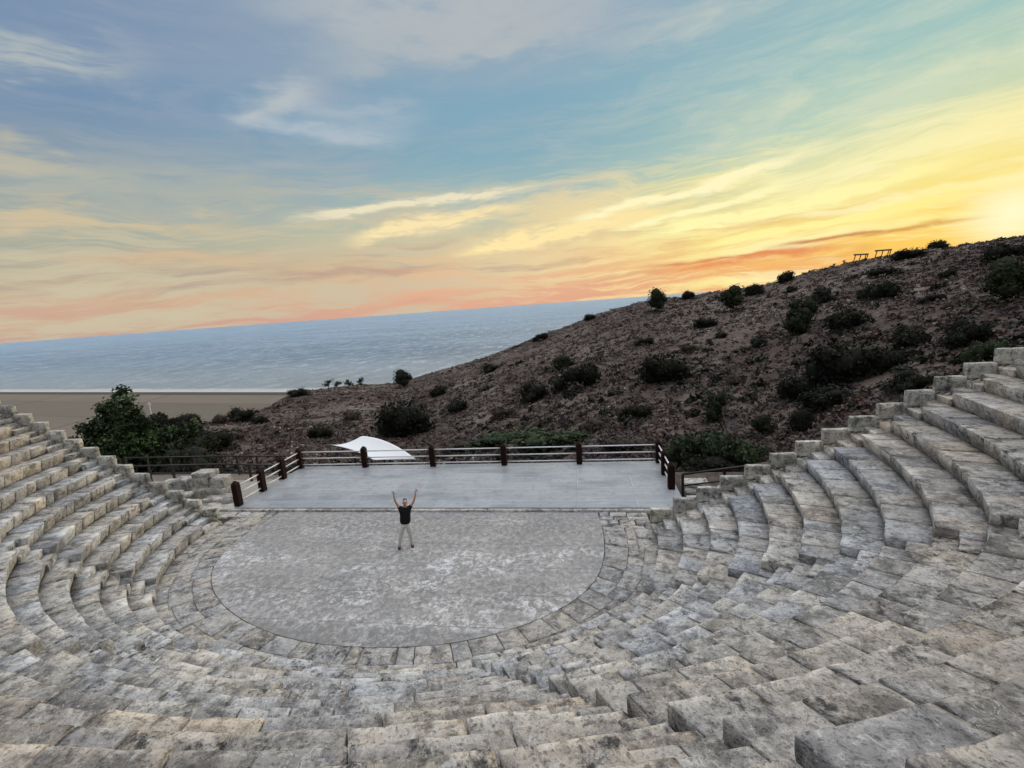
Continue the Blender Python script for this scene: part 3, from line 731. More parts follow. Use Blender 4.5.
# ------------------------------------------------------------------ vegetation on the hill
def leaf_mat(name, c1, c2, sub=True):
    m, gg = new_mat(name); P = gg.node('ShaderNodeNewGeometry').outputs['Position']
    at = gg.node('ShaderNodeAttribute', attribute_name='tint')
    c = gg.mix(gg.smooth(gg.noise(P, 1.3, 4, 0.6), 0.35, 0.65), c1, c2)
    c = gg.mix(1.0, c, at.outputs['Color'], 'MULTIPLY')
    finish(gg, c, 0.8, None, spec=0.15)
    return m
M_leaf = {'d': leaf_mat('dark evergreen leaves', (0.009, 0.011, 0.008), (0.022, 0.025, 0.017)),
          't': leaf_mat('olive green leaves', (0.013, 0.018, 0.010), (0.032, 0.040, 0.022)),
          'g': leaf_mat('green leaves', (0.015, 0.021, 0.011), (0.037, 0.044, 0.024)),
          'G': leaf_mat('fresh green leaves', (0.022, 0.034, 0.018), (0.055, 0.074, 0.040)),
          'y': leaf_mat('dusty grey-brown leaves', (0.040, 0.034, 0.030), (0.075, 0.063, 0.052)),
          'T': leaf_mat('glossy tree leaves', (0.014, 0.028, 0.012), (0.050, 0.070, 0.034))}
def rand_tris(c, n_dir, size, rs):
    """quads at points c facing roughly n_dir"""
    n = len(c); r = rs.normal(size=(n, 3)); nn = n_dir+0.7*r; nn /= np.linalg.norm(nn, axis=1)[:, None]
    a = np.cross(nn, rs.normal(size=(n, 3))); a /= np.linalg.norm(a, axis=1)[:, None]; b = np.cross(nn, a)
    s1 = (size*rs.uniform(0.6, 1.4, n))[:, None]; s2 = s1*rs.uniform(0.35, 0.7, n)[:, None]
    V = np.stack([c-a*s1, c-b*s2, c+a*s1, c+b*s2], 1).reshape(-1, 3)
    return V, np.arange(4*n).reshape(n, 4)
def bush_arrays(seed, lobes=9, n=1500, asp=0.55, leaf=0.030, tall=False):
    rs = np.random.default_rng(seed); V = []; F = []; T = []; k = 0
    L = []
    for i in range(lobes):
        a = rs.uniform(0, 2*math.pi); d = rs.uniform(0, 0.30 if not tall else 0.22)
        r = rs.uniform(0.13, 0.24)*(1.1-d); L.append((d*math.cos(a)*1.1, d*math.sin(a)*0.8, (asp*rs.uniform(0.25, 0.72) if not tall else asp*rs.uniform(0.2, 0.8)), r))
    for (x_, y_, z_, r) in L:
        m_ = n//lobes; u = rs.normal(size=(m_, 3)); u /= np.linalg.norm(u, axis=1)[:, None]
        rad = r*(0.72+0.38*rs.random(m_))*(1+0.25*vnoise(u*2.7+seed, 3)); c = np.array([x_, y_, z_])+u*rad[:, None]*np.array([1, 1, 0.95])
        ok = c[:, 2] > -0.02; c = c[ok]; u = u[ok]
        v, f = rand_tris(c, u, np.full(len(c), leaf), rs); V.append(v); F.append(f+k); k += len(v)
        br = rs.uniform(0.75, 1.25)*np.repeat(rs.uniform(0.6, 1.45, len(c)), 4); T.append(np.stack([br*rs.uniform(0.95, 1.1), br, br*0.95], 1))
        # twiggy heart of the lobe
        g_ = 6; th, ph = np.meshgrid(np.linspace(0, math.pi, g_), np.linspace(0, 2*math.pi, 8), indexing='ij')
        p = np.stack([np.sin(th)*np.cos(ph), np.sin(th)*np.sin(ph), np.cos(th)], -1).reshape(-1, 3)
        p = np.array([x_, y_, z_])+p*r*0.66*(1+0.3*vnoise(p*3+seed, 5))[:, None]; p[:, 2] = np.maximum(p[:, 2], -0.03)
        ii = np.arange(g_*8).reshape(g_, 8); f = np.stack([ii[:-1, :-1], ii[1:, :-1], ii[1:, 1:], ii[:-1, 1:]], -1).reshape(-1, 4)
        V.append(p); F.append(f+k); k += len(p); T.append(np.full((len(p), 3), 0.8))
    # skirt of low foliage so that it sits on the ground
    m_ = n//6; a = rs.uniform(0, 2*math.pi, m_); d = 0.46*np.sqrt(rs.random(m_)); c = np.stack([d*np.cos(a), d*np.sin(a)*0.8, rs.uniform(-0.02, 0.16, m_)*(1.1-d*1.8)], 1)
    v, f = rand_tris(c, np.array([[0, 0, 1.0]]), np.full(m_, leaf), rs); V.append(v); F.append(f+k); T.append(np.full((len(v), 3), 0.9))
    return np.concatenate(V), np.concatenate(F), np.concatenate(T)
protos = {}
for i in range(7):
    tall = i >= 5
    protos[i] = bush_arrays(50+i, 9+i % 3*3, 2000, 0.80 if tall else 0.42, 0.026, tall)
def bush_mesh(i, tone):
    key = (i, tone)
    if key not in _bm:
        V_, F_, T_ = protos[i]; o = mesh_np('shrub', V_, F_, M_leaf[tone], None, False, T_); _bm[key] = o.data
        bpy.data.objects.remove(o)
    return _bm[key]
_bm = {}
SHRUBS = [
 (20.39, 78.9, 3.69, 5.44, 4.89, 'g', 'tall rounded bush standing against the sea at the left end of the skyline ridge'),
 (28.65, 91.7, 5.65, 3.91, 1.82, 'd', 'small flat bush on the skyline just right of the tall rounded one'),
 (29.26, 62.29, 3.67, 5.6, 4.25, 'g', 'broad dark green bush below the skyline, left of the middle of the hill'),
 (37.16, 74.65, 5.88, 4.61, 1.86, 'd', 'low bush on the skyline right above the broad green bush'),
 (43.27, 77.46, 7.64, 4.31, 2.07, 'd', 'domed bush sitting on the skyline where the ridge starts to steepen'),
 (37.56, 62.5, 5.84, 2.42, 1.11, 'd', 'small dark bush just under the domed skyline bush'),
 (34.08, 45.7, 4.67, 3.05, 1.85, 'd', 'round bush right behind the tallest bush of the hill'),
 (27.27, 35.89, 2.11, 4.25, 4.25, 't', 'tallest upright dark bush in the middle of the hill'),
 (28.34, 28.96, 3.15, 4.42, 1.61, 'd', 'wide low bush right of the tallest upright bush'),
 (43.47, 50.46, 7.32, 4.15, 1.15, 'd', 'thin flat bush high on the hill below the wooden shelters'),
 (34.8, 35.56, 5.16, 3.99, 1.8, 'd', 'pair of merged round bushes above the pale gravel patch'),
 (34.22, 38.15, 5.01, 1.82, 1.27, 'g', 'small round green bush left beside the merged bushes'),
 (52.39, 60.78, 9.53, 5.28, 1.46, 'd', 'long flat bush just below the skyline right of the shelters'),
 (61.68, 69.01, 11.1, 3.34, 1.27, 'd', 'small domed bush on the skyline right of the wooden shelters'),
 (32.53, 20.12, 4.87, 3.91, 3.18, 'g', 'large spreading green bush at the right edge of the photo'),
 (48.07, 39.39, 7.76, 4.99, 2.02, 'd', 'wide dark thicket on the upper right end of the hill'),
 (25.35, 17.41, 2.64, 2.85, 1.43, 'd', 'compact dark bush between the gravel patch and the parapet top'),
 (25.9, 13.94, 3.14, 2.8, 1.58, 'd', 'dark bush right of the compact bush, under the large spreading one'),
 (21.55, 16.43, 0.9, 5.76, 2.63, 'd', 'biggest dark thicket low on the hill above the parapet'),
 (19.51, 14.14, -0.08, 3.68, 1.37, 'd', 'dark bush touching the lower edge of the biggest thicket'),
 (17.79, 12.84, -1.03, 1.86, 1.22, 'd', 'round dark bush lowest in the row under the biggest thicket'),
 (16.46, 15.28, -2.09, 1.81, 1.49, 'd', 'small round bush above the parapet near the hollow'),
 (14.75, 19.61, -2.24, 2.09, 2.5, 't', 'upright grey-green bush standing alone on the slope above the green hedge'),
 (13.37, 31.61, -1.37, 6.19, 2.73, 'd', 'wide dark bush in the middle of the slope above the stage'),
 (4.87, 37.51, -3.08, 6.08, 3.19, 'd', 'dark bush on the slope left of the wide dark one'),
 (-0.68, 38.77, -4.58, 4.42, 2.58, 'd', 'round dark bush down-slope of the dark bush pair above the stage'),
 (3.04, 53.52, -2.66, 4.54, 1.91, 'g', 'low greenish bush higher up the slope over the stage'),
 (-4.85, 102.48, -2.62, 4.65, 2.17, 'd', 'tiny bush on the seaward skyline of the hill'),
 (7.87, 103.69, 1.89, 4.05, 1.59, 'd', 'tiny flat bush on the skyline near the end of the sea horizon'),
 (23.5, 56.14, 1.87, 4.38, 1.38, 'd', 'low bush under the broad green bush'),
 (24.29, 37.5, 0.78, 2.35, 1.01, 'd', 'small bush left below the tallest upright bush'),
 (22.72, 46.11, 1.13, 2.01, 0.79, 'd', 'very small bush above the wide dark bush'),
 (14.26, 51.15, 0.24, 2.8, 1.03, 'd', 'very small bush halfway up the slope near its sea side'),
 (-43.98, 102.96, -13.44, 7.58, 5.6, 't', 'round dark tree-like bush alone on the sea-side skyline'),
 (-16.29, 36.32, -7.66, 8.26, 4.47, 'd', 'large black-green bush on the slope above the right end of the white canopy'),
 (-21.54, 67.1, -8.81, 5.03, 1.83, 'd', 'low bush on the slope below the lone round skyline bush'),
 (-14.14, 79.67, -6.71, 5.18, 1.81, 'd', 'low bush near the sea-side skyline over the middle of the stage'),
 (18.25, 26.25, -0.98, 2.07, 0.91, 'y', 'greyish bush on the slope beside the bare path'),
 (18.15, 41.88, 0.09, 2.38, 1.0, 'y', 'faded small bush on the open slope below the gravel'),
 (19.76, 18.11, -0.4, 3.81, 1.43, 'd', 'dark bush left of the bush row above the parapet'),
 (22.74, 15.21, 1.67, 3.3, 1.49, 'd', 'dark thicket right beside the biggest thicket'),
 (21.26, 10.4, 1.5, 2.27, 1.14, 'd', 'dark bush closest to the upper parapet steps'),
 (24.23, 10.28, 2.84, 1.87, 1.08, 'G', 'bright green bush just over the top parapet steps'),
 (33.72, 27.7, 4.88, 1.74, 0.66, 'd', 'small bush left of the large spreading green bush'),
 (42.03, 38.13, 6.61, 2.32, 0.91, 'd', 'small bush under the skyline at the upper right'),
 (-2.46, 25.19, -5.39, 6.65, 1.2, 'G', 'bright green low bush behind the middle of the stage railing'),
 (3.12, 20.98, -4.4, 8.0, 1.49, 'G', 'long green hedge-like bush behind the right half of the stage railing'),
 (8.02, 17.54, -3.52, 4.42, 1.0, 'y', 'dusty grey-green bush behind the right end of the railing'),
 (-6.08, 25.75, -5.98, 4.9, 1.03, 'y', 'low faded bush behind the stage railing left of the green one'),
 (12.16, 13.02, -3.27, 4.49, 2.62, 'G', 'dense green bush right behind the corner of the stage railing'),
 (14.25, 12.28, -2.89, 3.34, 1.63, 'G', 'dark green bush between the railing corner and the parapet steps'),
 (12.89, 11.66, -3.24, 4.14, 1.24, 'd', 'black-green undergrowth at the foot of the parapet, right of the stage'),
 (-51.98, 52.13, -9.09, 5.82, 2.52, 'd', 'dark bush at the cliff edge in front of the ploughed field'),
 (-51.9, 47.51, -8.16, 3.21, 1.52, 'y', 'small grey bush at the field edge left of the cliff-edge bush'),
 (-46.37, 50.2, -9.07, 3.64, 1.56, 'd', 'low bush at the cliff edge right of the dark one'),
 (-53.76, 44.39, -7.54, 6.16, 1.94, 'd', 'row-like bush at the edge of the plateau behind the leafy tree'),
 (-41.16, 30.02, -5.8, 6.13, 2.72, 'd', 'dark bush right beside the leafy tree'),
 (-48.48, 33.47, -6.2, 5.11, 3.22, 'd', 'dark bush partly behind the leafy tree'),
 (-32.32, 24.42, -5.27, 5.75, 2.16, 'd', 'dark bush over the wooden walkway railing'),
 (-37.69, 33.97, -6.89, 3.79, 1.33, 'y', 'brown-grey bush on the knoll above the walkway'),
 (-25.41, 33.3, -6.74, 3.63, 1.52, 'd', 'dark bush on the slope left of the white canopy'),
 (-29.93, 48.41, -8.45, 4.05, 1.47, 'y', 'faded bush on the slope above the white canopy'),
 (-66.53, 90.04, -12.06, 6.74, 2.18, 'd', 'bush at the tip of the ridge by the beach'),
 (-12.42, 45.61, -7.11, 4.3, 1.8, 'd', 'dark bush on the slope above the middle of the railing'),
 (-3.31, 34.32, -5.3, 3.44, 1.32, 'y', 'brownish bush on the slope above the railing'),
 (9.66, 23.13, -2.78, 3.04, 1.15, 'd', 'dark bush down the slope from the wide dark one'),
 (6.53, 22.46, -3.51, 2.88, 1.07, 'y', 'brown bush low on the slope above the green hedge'),
]

rs = np.random.default_rng(5)
for i, (x_, y_, z_, w_, h_, tone, label) in enumerate(SHRUBS):
    tall = h_/w_ > 0.68
    pi_ = int(rs.integers(5, 7)) if tall else int(rs.integers(0, 5))
    o = bpy.data.objects.new('shrub', bush_mesh(pi_, tone)); COL.objects.link(o)
    zz = float(terrain(x_, y_)); o.location = (x_, y_, zz-0.04*h_)
    hh = {0: 0.42}.get(0) if not tall else 0.80
    d_ = math.atan2(x_-CAMX, y_-CAMY)
    o.rotation_euler = (0, 0, -d_+rs.choice([0, math.pi])+rs.uniform(-0.3, 0.3)); o.scale = (w_*1.08, max(w_*0.85, h_), h_/hh*0.95)
    tag(o, label, 'shrub', 'shrubs on the dry hillside')
# little trees far out on the ridge by the beach
RT = [(-64.6, 100.2, 3.6, 'leftmost and smallest of the little trees on the ridge tip by the beach'), (-63.9, 104.0, 2.7, 'second little tree from the left on the ridge tip by the beach'),
      (-61.0, 104.8, 3.0, 'third little tree from the left on the ridge tip by the beach'), (-57.2, 104.6, 3.2, 'rightmost of the little trees on the ridge tip by the beach')]
def make_tree(x_, y_, z_, Hh, Wd, seed, tone, name='tree', nl=900, leaf=0.10, branches=7, trunk_frac=0.3):
    rs2 = np.random.default_rng(seed); root = empty(name, (x_, y_, z_))
    bm = bmesh.new(); top = Vector((rs2.normal(0, 0.06)*Hh, rs2.normal(0, 0.06)*Hh, Hh*0.8))
    pts = [Vector((0, 0, -0.2)), Vector((0.02*Hh, 0, Hh*trunk_frac)), top*0.7, top]; rad = [0.035*Hh, 0.028*Hh, 0.016*Hh, 0.006*Hh]
    def limb(ps, rd):
        prev = None
        for p, r in zip(ps, rd):
            ring_ = [bm.verts.new(p+Vector((r*math.cos(a), r*math.sin(a), 0))) for a in np.linspace(0, 2*math.pi, 7)[:-1]]
            if prev:
                for q in range(6): bm.faces.new((prev[q], prev[(q+1) % 6], ring_[(q+1) % 6], ring_[q]))
            prev = ring_
    limb(pts, rad); ends = [top]
    for b in range(branches):
        a = 2*math.pi*b/branches+rs2.normal(0, 0.3); z0 = Hh*rs2.uniform(trunk_frac, 0.62)
        e = Vector((math.cos(a)*Wd*0.5*rs2.uniform(0.45, 0.85), math.sin(a)*Wd*0.5*rs2.uniform(0.45, 0.85), z0+Hh*rs2.uniform(0.08, 0.30)))
        st_p = Vector((0.01*Hh, 0, z0)); limb([st_p, (st_p+e)/2+Vector((0, 0, 0.03*Hh)), e], [0.014*Hh, 0.009*Hh, 0.004*Hh]); ends.append(e); ends.append((st_p+e)/2)
    bm_obj('trunk', bm, M_bark, root, True)
    sp = Soup()
    for e in ends:
        for c in range(3):
            cc = np.array(e)+rs2.normal(0, 0.06*Wd, 3); R_ = Wd*rs2.uniform(0.09, 0.19); m_ = int(nl/len(ends)/3)
            u = rs2.normal(size=(m_, 3)); u /= np.linalg.norm(u, axis=1)[:, None]; p = cc+u*R_*(0.35+0.65*rs2.random(m_))[:, None]
            v, f = rand_tris(p, u, np.full(m_, leaf), rs2); br = rs2.uniform(0.65, 1.4)*np.repeat(rs2.uniform(0.7, 1.35, m_), 4)
            sp.add(v, f); sp.T.append(np.stack([br, br, br*0.9], 1))
    sp.obj('crown', M_leaf[tone], root)
    return root
M_bark = simple('bark', (0.07, 0.055, 0.045), 0.9, 0.1, 14, 0.3)
for i, (x_, y_, h_, lb) in enumerate(RT):
    tag(make_tree(x_, y_, float(terrain(x_, y_)), h_, h_*0.95, 70+i, 't', 'tree', 500, 0.16, 5, 0.35), lb, 'tree', 'little trees on the ridge tip')
# the leafy tree beyond the left parapet: several stems, ragged top
def leafy_tree():
    root = empty('leafy_tree', (-27.2, 12.3, -4.6)); rs2 = np.random.default_rng(12)
    bm = bmesh.new(); ends = []
    def limb(ps, rd):
        prev = None
        for p, r in zip(ps, rd):
            ring_ = [bm.verts.new(p+Vector((r*math.cos(a), r*math.sin(a), 0))) for a in np.linspace(0, 2*math.pi, 8)[:-1]]
            if prev:
                for q in range(7): bm.faces.new((prev[q], prev[(q+1) % 7], ring_[(q+1) % 7], ring_[q]))
            prev = ring_
    R2 = Vector((0.72, 0.69, 0))      # across the line of sight
    spec = [(0.0, 6.6, 1.0), (-1.0, 5.1, 0.95), (1.1, 5.5, 0.9), (-2.0, 3.9, 0.8), (2.1, 3.9, 0.85), (0.5, 4.8, 1.2), (-0.5, 5.7, 1.0), (1.7, 5.0, 1.0), (-1.6, 4.8, 1.0), (3.8, 2.6, 0.9), (3.2, 3.7, 0.9), (-3.6, 2.4, 0.9), (2.9, 2.9, 0.75), (-2.8, 2.9, 0.7), (0.8, 6.1, 0.6)]
    for (o_, h_, th) in spec:
        tp = R2*(o_*0.95)+Vector((rs2.normal(0, 0.5), rs2.normal(0, 0.5), h_)); md = tp*0.5+Vector((rs2.normal(0, 0.15), rs2.normal(0, 0.15), -0.1))
        limb([Vector((rs2.normal(0, 0.12), rs2.normal(0, 0.12), -0.4)), md*0.5, md, tp], [0.13, 0.10, 0.06, 0.015])
        for f_ in np.linspace(0.42, 1.0, 8):
            c_ = md+(tp-md)*((f_-0.42)/0.58) if f_ > 0.5 else md*(f_/0.5)
            for j in range(2):
                a = rs2.uniform(0, 2*math.pi); rr = (1.25-f_)*1.35*th
                e = Vector(c_)+Vector((math.cos(a)*rr, math.sin(a)*rr, rs2.uniform(-0.1, 0.35))); limb([Vector(c_), e], [0.025, 0.008]); ends.append((e, 0.30+0.42*(1.15-f_)))
        ends.append((tp, 0.20))
    bm_obj('trunk', bm, M_bark, root, True)
    sp = Soup()
    for e, R_ in ends:
        m_ = 105; u = rs2.normal(size=(m_, 3)); u /= np.linalg.norm(u, axis=1)[:, None]; p = np.array(e)+u*R_*(0.3+0.95*rs2.random(m_))[:, None]
        v, f = rand_tris(p, u, np.full(m_, 0.095), rs2); br = rs2.uniform(0.55, 1.5)*np.repeat(rs2.uniform(0.7, 1.35, m_), 4)
        sp.add(v, f); sp.T.append(np.stack([br*rs2.uniform(0.85, 1.1), br, br*0.85], 1))
    sp.obj('crown', M_leaf['T'], root); root.scale = (1.25, 1.25, 1.10)
    return tag(root, 'leafy green tree with a ragged top rising behind the left parapet wall', 'tree')
leafy_tree()
for i, (x_, y_, h_, w_, lb) in enumerate([(-25.5, 10.2, 2.7, 5.5, 'dark shrub filling the foot of the leafy tree, left side'), (-23.0, 13.6, 3.0, 6.0, 'dark shrub under the leafy tree, on the side of the walkway'),
                                          (-20.5, 11.5, 2.2, 4.2, 'dark shrub between the leafy tree and the walkway railing'), (-29.5, 10.5, 2.9, 4.5, 'dark shrub seen over the left parapet, left of the leafy tree')]):
    o = bpy.data.objects.new('shrub', bush_mesh(i, 'd' if i != 3 else 't')); COL.objects.link(o); o.location = (x_, y_, min(float(terrain(x_, y_)), -2.0)-0.1)
    o.rotation_euler = (0, 0, i*1.3); o.scale = (w_, w_*0.9, h_/0.42); tag(o, lb, 'shrub', 'shrubs round the leafy tree')

# garrigue: countless small tussocks, dry grass and stones
def scatter(n, a0, a1, r0, r1, power, rs2):
    a = np.radians(rs2.uniform(a0, a1, n)); r = r0+(r1-r0)*rs2.random(n)**power
    x_ = CAMX+r*np.sin(a); y_ = CAMY+r*np.cos(a); return x_, y_, r
def clumps(n, seed, nv, wmin, wmax, asp, power, dens_scale, thr, a=(-62, 46), r=(24, 158)):
    rs2 = np.random.default_rng(seed); x_, y_, rr = scatter(n, a[0], a[1], r[0], r[1], power, rs2)
    dn = n2d(x_, y_, dens_scale, 3, seed); st_ = (np.abs(x_+1.5) < 15) & (y_ < 9.5)
    ok = (dn+rs2.normal(0, 0.25, n) > thr) & ~st_ & ~((np.hypot(x_-0.3, y_+1) < 21.5) & (y_ < 1.5)); x_, y_, rr = x_[ok], y_[ok], rr[ok]
    z_ = terrain(x_, y_); n = len(x_); w_ = rs2.uniform(wmin, wmax, n)**1.0*(0.6+0.4*rs2.random(n))
    protosV = []
    for p in range(10):
        u = rs2.normal(size=(nv, 3)); u[:, 2] = np.abs(u[:, 2]); u /= np.linalg.norm(u, axis=1)[:, None]
        c = u*np.array([0.40, 0.40, asp])*(0.6+0.4*rs2.random(nv))[:, None]; v, f = rand_tris(c, u, np.full(nv, 0.17), rs2); protosV.append(v)
    F0 = np.arange(4*nv).reshape(nv, 4); pid = rs2.integers(0, 10, n); PV = np.stack(protosV)
    ang_ = rs2.uniform(0, 6.28, n); V_ = PV[pid]*w_[:, None, None]*np.stack([rs2.uniform(0.8, 1.5, n), rs2.uniform(0.7, 1.1, n), rs2.uniform(0.7, 1.2, n)], 1)[:, None, :]
    ca, sa = np.cos(ang_)[:, None], np.sin(ang_)[:, None]
    X_ = V_[..., 0]*ca-V_[..., 1]*sa+x_[:, None]; Y_ = V_[..., 0]*sa+V_[..., 1]*ca+y_[:, None]; Z_ = V_[..., 2]+z_[:, None]-0.03
    Fv = (F0[None]+(np.arange(n)*4*nv)[:, None, None]).reshape(-1, 4)
    br = np.repeat(rs2.uniform(0.8, 1.25, n), 4*nv); hue = np.repeat(rs2.normal(0, 0.08, n), 4*nv)
    return np.stack([X_, Y_, Z_], -1).reshape(-1, 3), Fv, np.stack([br*(1+hue), br, br*(1-hue)], 1)
M_scrub = leaf_mat('thorny scrub', (0.052, 0.038, 0.038), (0.100, 0.075, 0.066))
M_dry = leaf_mat('dry grass', (0.10, 0.080, 0.066), (0.165, 0.132, 0.105))
V_, F_, T_ = clumps(42000, 61, 12, 0.35, 1.25, 0.36, 1.25, 6.0, -0.6); tag(mesh_np('scrub', V_, F_, M_scrub, None, False, T_), 'low thorny brown scrub covering the hillside', 'scrub', None, 'stuff')
V_, F_, T_ = clumps(15000, 62, 12, 0.25, 0.8, 0.40, 1.1, 9.0, 0.1); tag(mesh_np('dry_grass', V_, F_, M_dry, None, False, T_), 'tufts of pale dry grass between the scrub', 'grass', None, 'stuff')
V_, F_, T_ = clumps(5500, 63, 20, 0.5, 1.9, 0.32, 1.2, 14.0, 0.15); tag(mesh_np('heather', V_, F_, M_leaf['d'], None, False, T_), 'small dark green cushions dotted over the hillside', 'scrub', None, 'stuff')
# loose pale stones
rs2 = np.random.default_rng(64); x_, y_, rr = scatter(5200, -60, 46, 24, 140, 1.1, rs2); dn = n2d(x_, y_, 11, 3, 77)
ok = (dn+rs2.normal(0, 0.15, len(x_)) > 0.28) & ~((np.abs(x_+1.5) < 15) & (y_ < 9.5)) & (np.hypot(x_-0.3, y_+1) > 22); x_, y_ = x_[ok], y_[ok]; z_ = terrain(x_, y_); n = len(x_)
oct_ = np.array([(1, 0, 0), (0, 1, 0), (-1, 0, 0), (0, -1, 0), (0.1, 0.1, 0.8), (0, 0, -0.6)], float); of = np.array([(0, 1, 4), (1, 2, 4), (2, 3, 4), (3, 0, 4), (1, 0, 5), (2, 1, 5), (3, 2, 5), (0, 3, 5)])
sz = rs2.uniform(0.06, 0.26, n); V_ = oct_[None]*sz[:, None, None]*rs2.uniform(0.6, 1.3, (n, 6, 3)); a_ = rs2.uniform(0, 6.28, n); ca, sa = np.cos(a_)[:, None], np.sin(a_)[:, None]
X_ = V_[..., 0]*ca-V_[..., 1]*sa+x_[:, None]; Y_ = V_[..., 0]*sa+V_[..., 1]*ca+y_[:, None]
tag(mesh_np('loose_stones', np.stack([X_, Y_, V_[..., 2]+z_[:, None]], -1).reshape(-1, 3), (of[None]+(np.arange(n)*6)[:, None, None]).reshape(-1, 3), simple('hill stone', (0.27, 0.245, 0.215), 0.9, 0.1, 3, 0.3)),
    'pale stones strewn over the hillside', 'stones', None, 'stuff')
# ------------------------------------------------------------------ stage railing
M_post = simple('dark red painted timber', (0.014, 0.0045, 0.004), 0.75, 0.12, 9, 0.35)
M_rail = simple('white painted steel tube', (0.55, 0.55, 0.56), 0.4, 0.5, 6, 0.08)
M_iron = simple('dark brown painted steel', (0.012, 0.009, 0.008), 0.5, 0.4, 7, 0.3)
fence = tag(empty('stage_railing', (0, 3, ZS)), 'dark red timber posts with three white tubes railing in the back of the stage', 'railing')
FX = [-7.9906+3.2992*i for i in range(6)]
fposts = [(-7.99, 0.93), (-7.99, 2.31), (-7.99, 3.65)]+[(x_, 4.97) for x_ in FX]+[(8.505, 3.62), (8.505, 2.27)]
def post_mesh():
    bm = bmesh.new(); bm_box(bm, (0, 0, 0.43), (0.235, 0.235, 0.86), bev=0.012)
    bm_box(bm, (0, 0, 0.875), (0.20, 0.20, 0.03), bev=0.006); return bm
def cap_mesh():
    bm = bmesh.new(); bmesh.ops.create_cone(bm, cap_ends=True, segments=4, radius1=0.172, radius2=0.035, depth=0.12, matrix=Matrix.Translation((0, 0, 0.95)) @ Matrix.Rotation(math.pi/4, 4, 'Z')); return bm
p0 = bm_obj('post', post_mesh(), M_post, fence); c0 = bm_obj('post_cap', cap_mesh(), M_post, p0)
for i, (x_, y_) in enumerate(fposts):
    if i == 0: p, c = p0, c0
    else:
        p = p0.copy(); COL.objects.link(p); p.parent = fence; c = c0.copy(); COL.objects.link(c); c.parent = p
    p.location = (x_, y_-3, 0)
for (a, b) in zip(fposts[:-1], fposts[1:]):
    d = Vector((b[0]-a[0], b[1]-a[1], 0)).normalized()*0.118
    for hz in (0.16, 0.47, 0.78):
        bm = bmesh.new(); bm_rod(bm, (a[0]+d.x, a[1]+d.y-3, hz), (b[0]-d.x, b[1]-d.y-3, hz), 0.028, 10); bm_obj('rail', bm, M_rail, fence, True)

# ------------------------------------------------------------------ timber walkway with brown railings, left behind the stage
M_deck = simple('weathered boards', (0.16, 0.135, 0.115), 0.8, 0.2, 5, 0.3)
wkw = tag(empty('wooden_walkway', (-13, 5.5, -0.6)), 'weathered boardwalk leading off to the left behind the stage', 'walkway')
bm = bmesh.new(); xx = -19.0; rs = np.random.default_rng(8)
while xx < -8.35:
    bm_box(bm, (xx+13+0.07, 0, -0.03+rs.normal(0, 0.002)), (0.135, 1.5, 0.04)); xx += 0.145
bm_obj('deck_boards', bm, M_deck, wkw)
for yy in (-0.6, 0.6):
    bm = bmesh.new(); bm_box(bm, (-0.7, yy, -0.16), (10.6, 0.10, 0.2)); bm_obj('beam', bm, M_iron, wkw)
def brown_rail(name, pts, hh, step, label, zb=0.0):
    root = tag(empty(name, (pts[0][0], pts[0][1], pts[0][2])), label, 'railing'); o0 = Vector(pts[0])
    for a, b in zip(pts[:-1], pts[1:]):
        a = Vector(a)-o0; b = Vector(b)-o0; L = (b-a).length; n = max(1, round(L/step))
        for i in range(n+1):
            if i == 0 and a.length > 1e-6: continue
            p = a+(b-a)*i/n; bm = bmesh.new(); bm_box(bm, p+Vector((0, 0, hh/2)), (0.085, 0.085, hh), bev=0.006); bm_obj('post', bm, M_iron, root)
        for f_, r_ in ((1.0, 0.045), (0.55, 0.032), (0.12, 0.032)):
            bm = bmesh.new(); bm_rod(bm, a+Vector((0, 0, hh*f_)), b+Vector((0, 0, hh*f_)), r_, 8); bm_obj('rail', bm, M_iron, root, True)
    return root
brown_rail('walkway_railing', [(-19.2, 6.12, -0.6), (-13.5, 6.08, -0.6), (-8.75, 5.9, -0.6)], 1.0, 1.35, 'dark brown railing on the far side of the boardwalk')
brown_rail('walkway_railing', [(-19.0, 4.78, -0.6), (-12.2, 4.86, -0.6), (-8.9, 4.6, -0.6)], 1.0, 1.45, 'dark brown railing on the near side of the boardwalk, behind the ruined stones')

# ------------------------------------------------------------------ parodos on the left with ruined masonry
M_ruin = stone_mat('ruin limestone', warm=(0.44, 0.41, 0.35), grey=(0.39, 0.38, 0.36))
pg = Soup(); flag_patch(pg, -12.4, -8.18, -0.06, 1.7, lambda a, b: True, 12, 0.7, 1.6, -0.02, tone=1.15)
tag(pg.obj('parodos_paving', M_ruin, None, smooth=True), kind='structure')
gx, gy = np.meshgrid(np.linspace(-20, -8.08, 60), np.linspace(-0.6, 5.0, 34)); gz = -0.09+0.05*n2d(gx, gy, 0.9, 3, 4)+np.clip(-12.5-gx, 0, 9)*-0.06-np.clip(gy-3.2, 0, 2)*0.22
ii = np.arange(gx.size).reshape(gx.shape); f = np.stack([ii[:-1, :-1], ii[:-1, 1:], ii[1:, 1:], ii[1:, :-1]], -1).reshape(-1, 4)
m, gg = new_mat('pale trodden earth'); P = gg.node('ShaderNodeNewGeometry').outputs['Position']
c = gg.mix(gg.noise(P, 1.5, 6, 0.7), (0.20, 0.18, 0.155), (0.36, 0.335, 0.30)); c = gg.mix(gg.smooth(gg.noise(P, 14, 4, 0.7), 0.5, 0.65)*0.5, c, (0.12, 0.105, 0.09))
finish(gg, c, 0.95, gg.noise(P, 9, 6, 0.7), 0.7, 0.05, 0.1); M_earth = m
tag(mesh_np('parodos_ground', np.stack([gx.ravel(), gy.ravel(), gz.ravel()], 1), f, M_earth, smooth=True), kind='structure')
